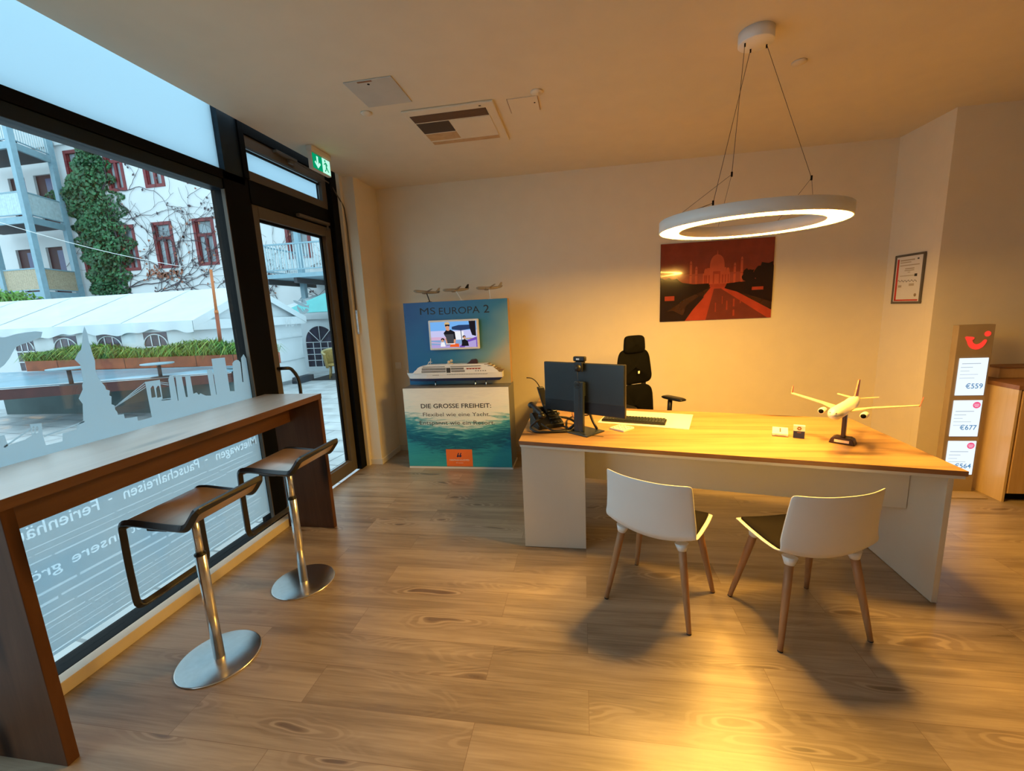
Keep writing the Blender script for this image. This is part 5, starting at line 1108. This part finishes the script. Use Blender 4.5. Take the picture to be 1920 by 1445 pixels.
vm.grid(val, 160, 4); vm.grid(lambda u, v: Vector((TR+.125+.012*math.sin(u*30)*v, lerp(TF-.1, TB+.1, u), EV+.01+.0*u-(.20)*v)), 60, 4); obj('valance', vm, fabric, tn, solid=.004)
wn_x = [tuple(at_y(a, 640, TF).x for a in q) for q in ((28, 62), (101, 144), (183, 228), (271, 315))]
sm_ = MB(); xs2 = [TL]+[c for q in wn_x for c in q]+[TR]; WZ0, WZ1 = .78, 1.50
for k in range(len(xs2)-1):
    if k % 2 == 0:
        a, b = xs2[k], xs2[k+1]; sm_.grid(lambda u, v, a=a, b=b: Vector((lerp(a, b, u), TF+.035*math.sin(PI*u)*math.sin(lerp(a, b, u)*7+v*2), lerp(GZ, EV-.05, v))), 22, 6)
    else: sm_.box(xs2[k], xs2[k+1], TF-.004, TF+.004, GZ, WZ0); sm_.box(xs2[k], xs2[k+1], TF-.004, TF+.004, WZ1, EV-.05)
obj('side_wall', sm_, fabric, tn)
clearpvc = mat('dark_clear_window_foil', (.03, .033, .06), .2, var=.6, nscale=4)
for (a, b) in wn_x:
    f = MB(); y_ = TF-.012; wd = b-a
    for k in (1/3, 2/3): f.box(a+wd*k-.012, a+wd*k+.012, y_-.004, y_, WZ0, WZ1-.04)
    for z in (.97, 1.20): f.box(a, b, y_-.004, y_, z-.012, z+.012)
    f.tube([(a+wd*(.5-.5*math.cos(PI*k/14)), y_-.003, 1.24+.22*math.sin(PI*k/14)) for k in range(15)], .013, 6)
    fo = obj('tent_window', MB().box(a, b, TF-.008, TF-.001, WZ0, WZ1), clearpvc, tn); obj('glazing_bars', f, fabric, fo)
gm = MB()
def gab(u, v): y = lerp(TF, TB, u); top_ = lerp(EV, RG, 1-abs(u*2-1)); return Vector((TR+.03*math.sin(u*9+v*5)*math.sin(PI*v), y, lerp(GZ+.12, top_, v)))
gm.grid(gab, 25, 18); obj('gable_wall', gm, fabric, tn, smooth=True)
vm = MB()
for s_ in (0, 1):
    a, b = (Vector((TR+.13, TF-.1, EV)), Vector((TR+.13, RY, RG))) if s_ == 0 else (Vector((TR+.13, RY, RG)), Vector((TR+.13, TB+.1, EV)))
    vm.add([a, b, b-Vector((0, 0, .16)), a-Vector((0, 0, .16))], [(0, 1, 2, 3)])
obj('gable_valance', vm, fabric, tn, solid=.006)
fm = MB()
for z in (.55, 1.15): fm.tube([(TR+.035, TF+.05, z), (TR+.035, TB-.05, z)], .012, 6)
obj('wall_straps', fm, fabric, tn)
wt = MB(); wt.box(TR-.02, TR+.22, TB-.65, TB-.02, GZ, GZ+.17); wt.box(TR-.02, TR+.22, TF+.3, TF+1.2, GZ, GZ+.12); obj('base_weight', wt, darkrec, tn)

# --- second tent with the arched window, teal parasol and wicker chair by the door
t2 = thing('tent_annex', 'white tent wall with arched lattice window seen through the glass door', 'tent', (-7.9, 13, GZ))
W0, W1 = -9.07, -8.02; AC = .86; r_a = (W1-W0)/2; xm = (W0+W1)/2
wl = MB(); Y2 = 13.0
wl.box(-10.2, W0, Y2-.01, Y2+.01, GZ, 1.75); wl.box(W1, -4.2, Y2-.01, Y2+.01, GZ, 1.75); wl.box(W0, W1, Y2-.01, Y2+.01, GZ, .05)
arcp = [(xm-r_a*math.cos(PI*k/20), AC+r_a*math.sin(PI*k/20)) for k in range(21)]
for k in range(20): wl.prism([(arcp[k][0], Y2-.01, arcp[k][1]), (arcp[k+1][0], Y2-.01, arcp[k+1][1]), (arcp[k+1][0], Y2-.01, 1.75), (arcp[k][0], Y2-.01, 1.75)], (0, .02, 0))
obj('wall', wl, fabric, t2)
wo = obj('arched_window', MB().prism([(W0, Y2+.004, .05)]+[(x, Y2+.004, z) for x, z in arcp]+[(W1, Y2+.004, .05)], (0, .006, 0)), clearpvc, t2)
lt = MB()
for k in range(1, 4): x = lerp(W0, W1, k/4); lt.box(x-.012, x+.012, Y2-.016, Y2-.004, .05, AC)
for k in range(4): z = AC-.2*k; lt.box(W0, W1, Y2-.016, Y2-.004, z-.012, z+.012)
for k in (1, 2, 3): a_ = PI*k/4; lt.tube([(xm, Y2-.01, AC), (xm-r_a*math.cos(a_), Y2-.01, AC+r_a*math.sin(a_))], .012, 6)
obj('glazing_bars', lt, fabric, wo)
vm = MB(); vm.grid(lambda u, v: Vector((lerp(-10.0, -4.2, u), Y2-.10-.1*(1-v)+.02*math.sin(u*60)*v, 1.93-.32*v)), 90, 5); obj('valance', vm, fabric, t2, solid=.006)
obj('roof', MB().prism([(-10.0, Y2-.2, 1.93), (-4.2, Y2-.2, 1.93), (-4.2, 15.2, 2.5), (-10, 15.2, 2.5)], (0, 0, .01)), fabric, t2)
pa = thing('teal_parasol', 'flat teal market parasol above the tent wall, seen through the glass door', 'parasol', (-6.9, 11.95, GZ))
ap_ = Vector((-6.9, 11.7, 2.50)); cs = [Vector((-8.88, 11.5, 1.80)), Vector((-5.2, 10.7, 1.82)), Vector((-5.0, 12.55, 1.84)), Vector((-8.5, 12.65, 1.82))]
cm = MB(); [cm.add([cs[k], cs[(k+1) % 4], ap_], [(0, 1, 2)]) for k in range(4)]; cm.add(cs, [(0, 1, 2, 3)]); obj('canopy', cm, teal, pa)
ps_ = MB(); ps_.tube([(-6.9, 11.95, GZ), (-6.9, 11.95, 2.35)], .03, 10); obj('pole', ps_, bluesteel, pa)
wcr = thing('wicker_armchair', 'yellow wicker tub armchair outside the glass door', 'armchair', (-7.05, 11.35, GZ+.021), math.radians(25))
tb = MB(); tb.smooth = True
def tub(u, v): a_ = lerp(-.25*PI, 1.25*PI, u); h_ = .82-.12*(1-math.sin(max(0, min(1, u))*PI)); rr = .27+.07*v; return Vector((rr*math.cos(a_), rr*math.sin(a_), lerp(.30, h_, v)))
tb.grid(tub, 30, 8); obj('back', tb, rattan, wcr, world=False, solid=.03)
obj('seat', MB().lathe([(.27, .36), (.28, .38), (.27, .42), (0, .43)], (0, 0, 0), 24), rattan, wcr, world=False)
rm_ = MB(); rm_.tube([tub(k/24, 1) for k in range(25)], .03, 8); obj('rim', rm_, mat('pale_rattan_rim', (.55, .45, .22), .6), wcr, world=False)
for k in range(4): a_ = PI/4+k*PI/2; lg2 = MB(); lg2.tube([(.21*math.cos(a_), .21*math.sin(a_), .37), (.27*math.cos(a_), .27*math.sin(a_), 0)], .018, 8); obj('leg', lg2, rattan, wcr, world=False)
mt_ = obj('door_mat', MB().box(-7.7, -5.6, 10.95, 12.3, GZ, GZ+.02), M['blackp']); tag(mt_, 'black ground mat under the wicker armchair outside', 'mat')

# --- raised deck, planter, tables, parasol pole
fl, fr_ = at_z(-60, 732, .70), at_z(430, 697, .70)
dkp = thing('raised_deck', 'raised wet deck tinted blue as reflected sky, red wood edge in front of the tent', 'deck', ((fl.x+fr_.x)/2, 6.6, GZ))
bl_, br_ = Vector((fl.x-2.5, 7.30, .79)), Vector((-6.6, 7.36, .79))
obj('deck_top', MB().prism([fl, fr_, br_, bl_], (0, 0, -.02)), decksky, dkp)
e_ = MB(); d_ = (fr_-fl); e_.prism([fl+Vector((0, 0, .004)), fr_+Vector((0, 0, .004)), fr_+Vector((0, 0, -.028)), fl+Vector((0, 0, -.028))], (0, .05, 0)); obj('edge_trim', e_, mat('pale_edge', (.62, .60, .60), .4), dkp)
e_ = MB(); e_.prism([fl+Vector((0, .02, -.0285)), fr_+Vector((0, .02, -.0285)), fr_+Vector((0, .02, -.20)), fl+Vector((0, .02, -.21))], (0, .05, 0)); obj('fascia', e_, redwood, dkp)
q0, q1 = Vector((fl.x-2.0, 7.12, GZ)), Vector((-6.6, 7.22, GZ)); e_ = MB(); e_.prism([q0, q1, Vector((q1.x, q1.y, .755)), Vector((q0.x, q0.y, .735))], (0, .06, 0)); obj('base_wall', e_, mat('teal_render', (.07, .10, .10), .8, var=.3, nscale=1), dkp)
plt = thing('planter_box', 'long rusty steel planter with green grass in front of the tent', 'planter', (-10, 7.45, .79))
pxl, pxr = at_y(48, 690, 7.36).x, -5.9
gp = (at_y(152, 680, 7.36).x, at_y(178, 680, 7.36).x)
obj('trough', MB().box(pxl, pxr, 7.37, 7.60, .792, 1.01), rust, plt, .004)
rb_ = MB(); 
for k in range(1, 7): x = lerp(pxl, pxr, k/7); rb_.box(x-.006, x+.006, 7.366, 7.3695, .795, 1.01)
obj('seam', rb_, redwood, plt)
gr_ = MB()
for n in range(4200):
    x = rnd.uniform(pxl-.05, pxr); y = rnd.uniform(7.38, 7.60); L_ = rnd.uniform(.20, .40)*(1+.25*math.sin(x*2.3)); th = rnd.uniform(-PI, PI); b = Vector((math.cos(th), math.sin(th)-.25, 0)); lean = rnd.uniform(.2, 1.15); w_ = Vector((-b.y, b.x, 0)).normalized()*rnd.uniform(.006, .012)
    p0 = Vector((x, y, 1.0)); p1 = p0+b*L_*lean*.35+Vector((0, 0, L_*.65)); p2 = p0+b*L_*lean+Vector((0, 0, L_*(.85-.75*lean*lean)))
    gr_.m = rnd.choice((0, 0, 1, 2)); gr_.add([p0-w_, p0+w_, p1+w_*.8, p1-w_*.8, p2], [(0, 1, 2, 3), (3, 2, 4)])
go = obj('grass', gr_, [grassg, mat('grass_tip', (.26, .36, .06), .5, var=.4), mat('grass_deep', (.03, .11, .018), .6, var=.4)], plt); go['kind'] = 'stuff'
pol = thing('rusty_pole', 'slim rust red closed parasol pole standing in the grass planter', 'pole', (-7.3, 7.5, 1.0))
pb, pt = at_y(417, 668, 7.49), at_y(395, 505, 7.49)
pm = MB(); mid = pb.lerp(pt, .52); pm.tube([Vector((pb.x, pb.y, .99)), pb, mid], .034, 12); obj('lower_pole', pm, rust, pol)
pm = MB(); pm.tube([mid, pt], .026, 12); pm.tube([mid-Vector((0, 0, .03)), mid+Vector((0, 0, .03))], .036, 12); obj('upper_pole', pm, mat('orange_pole', (.50, .15, .04), .5), pol)
for (a, b, c_, bt_, lab) in (((102, 690), (150, 690), (132, 724), 5.95, 'small round bistro table on the raised deck, left of the skyline tower on the glass'), ((273, 681), (317, 681), (301, 716), 6.62, 'small round bistro table on the raised deck, right of the skyline tower on the glass')):
    ta, tb_ = at_y(*a, bt_), at_y(*b, bt_); cx = (ta.x+tb_.x)/2; zt = (ta.z+tb_.z)/2; R_ = (tb_.x-ta.x)/2; zb = fl.z+.09*max(0, (bt_-lerp(fl.y, fr_.y, (cx-fl.x)/(fr_.x-fl.x))))/1.0
    tt = thing('bistro_table', lab, 'table', (cx, bt_, zb), 0, 'bistro tables on the deck')
    obj('table_top', MB().lathe([(R_*.92, -.02), (R_, -.01), (R_, .006), (0, .008)], (cx, bt_, zt), 28), bluesteel, tt)
    obj('leg', MB().lathe([(.03, zb+.001), (.03, zt-.02)], (cx+.02, bt_, 0), 12), darkrec, tt); obj('foot', MB().lathe([(.16, zb+.001), (.15, zb+.012), (0, zb+.016)], (cx+.02, bt_, 0), 20), darkrec, tt)
cab = MB(); ca_, cb_ = at_x(-120, 380, -9), at_x(345, 500, -9); cab.tube([ca_.lerp(cb_, k/10)-Vector((0, 0, .10*math.sin(PI*k/10))) for k in range(11)], .0055, 6)
tag(obj('overhead_cable', cab, M['whitep']), 'thin pale cable strung across the courtyard in front of the ivy', 'cable')
sb = thing('shrub', 'small feathery green shrub behind the tent ridge at the left', 'shrub', (-19.5, 12.5, GZ)); sm2 = MB()
for n in range(500):
    p = at_y(20+rnd.gauss(0, 16), 560+rnd.gauss(0, 6), 12.5)+Vector((0, rnd.uniform(-.4, .4), 0)); a = Vector((rnd.gauss(0, 1), rnd.gauss(0, .6), rnd.gauss(.4, 1))).normalized(); b = a.cross(Vector((0, -1, .3))).normalized(); s_ = rnd.uniform(.06, .14); sm2.add([p-a*s_, p+b*s_*.4, p+a*s_, p-b*s_*.4], [(0, 1, 2, 3)])
obj('foliage', sm2, grassg, sb); pc_ = at_y(20, 560, 12.5); tk = MB(); tk.tube([(pc_.x, 12.5, GZ), (pc_.x, 12.5, pc_.z)], .05, 8); obj('trunk', tk, stemc, sb)

# ------------------------------------------------------------------ daylight
wd_ = bpy.data.worlds.new('overcast_sky'); bpy.context.scene.world = wd_; wd_.use_nodes = True
bg = wd_.node_tree.nodes['Background']; bg.inputs['Color'].default_value = (.67, .87, 1.0, 1); bg.inputs['Strength'].default_value = 2.25
vs = bpy.context.scene.view_settings; vs.view_transform = 'Standard'; vs.look = 'None'; vs.exposure = .12; vs.gamma = 1.0; vs.use_curve_mapping = False
sc = bpy.context.scene
sc.cycles.max_bounces = 10; sc.cycles.diffuse_bounces = 5; sc.cycles.glossy_bounces = 4; sc.cycles.transparent_max_bounces = 12; sc.cycles.sample_clamp_indirect = 6
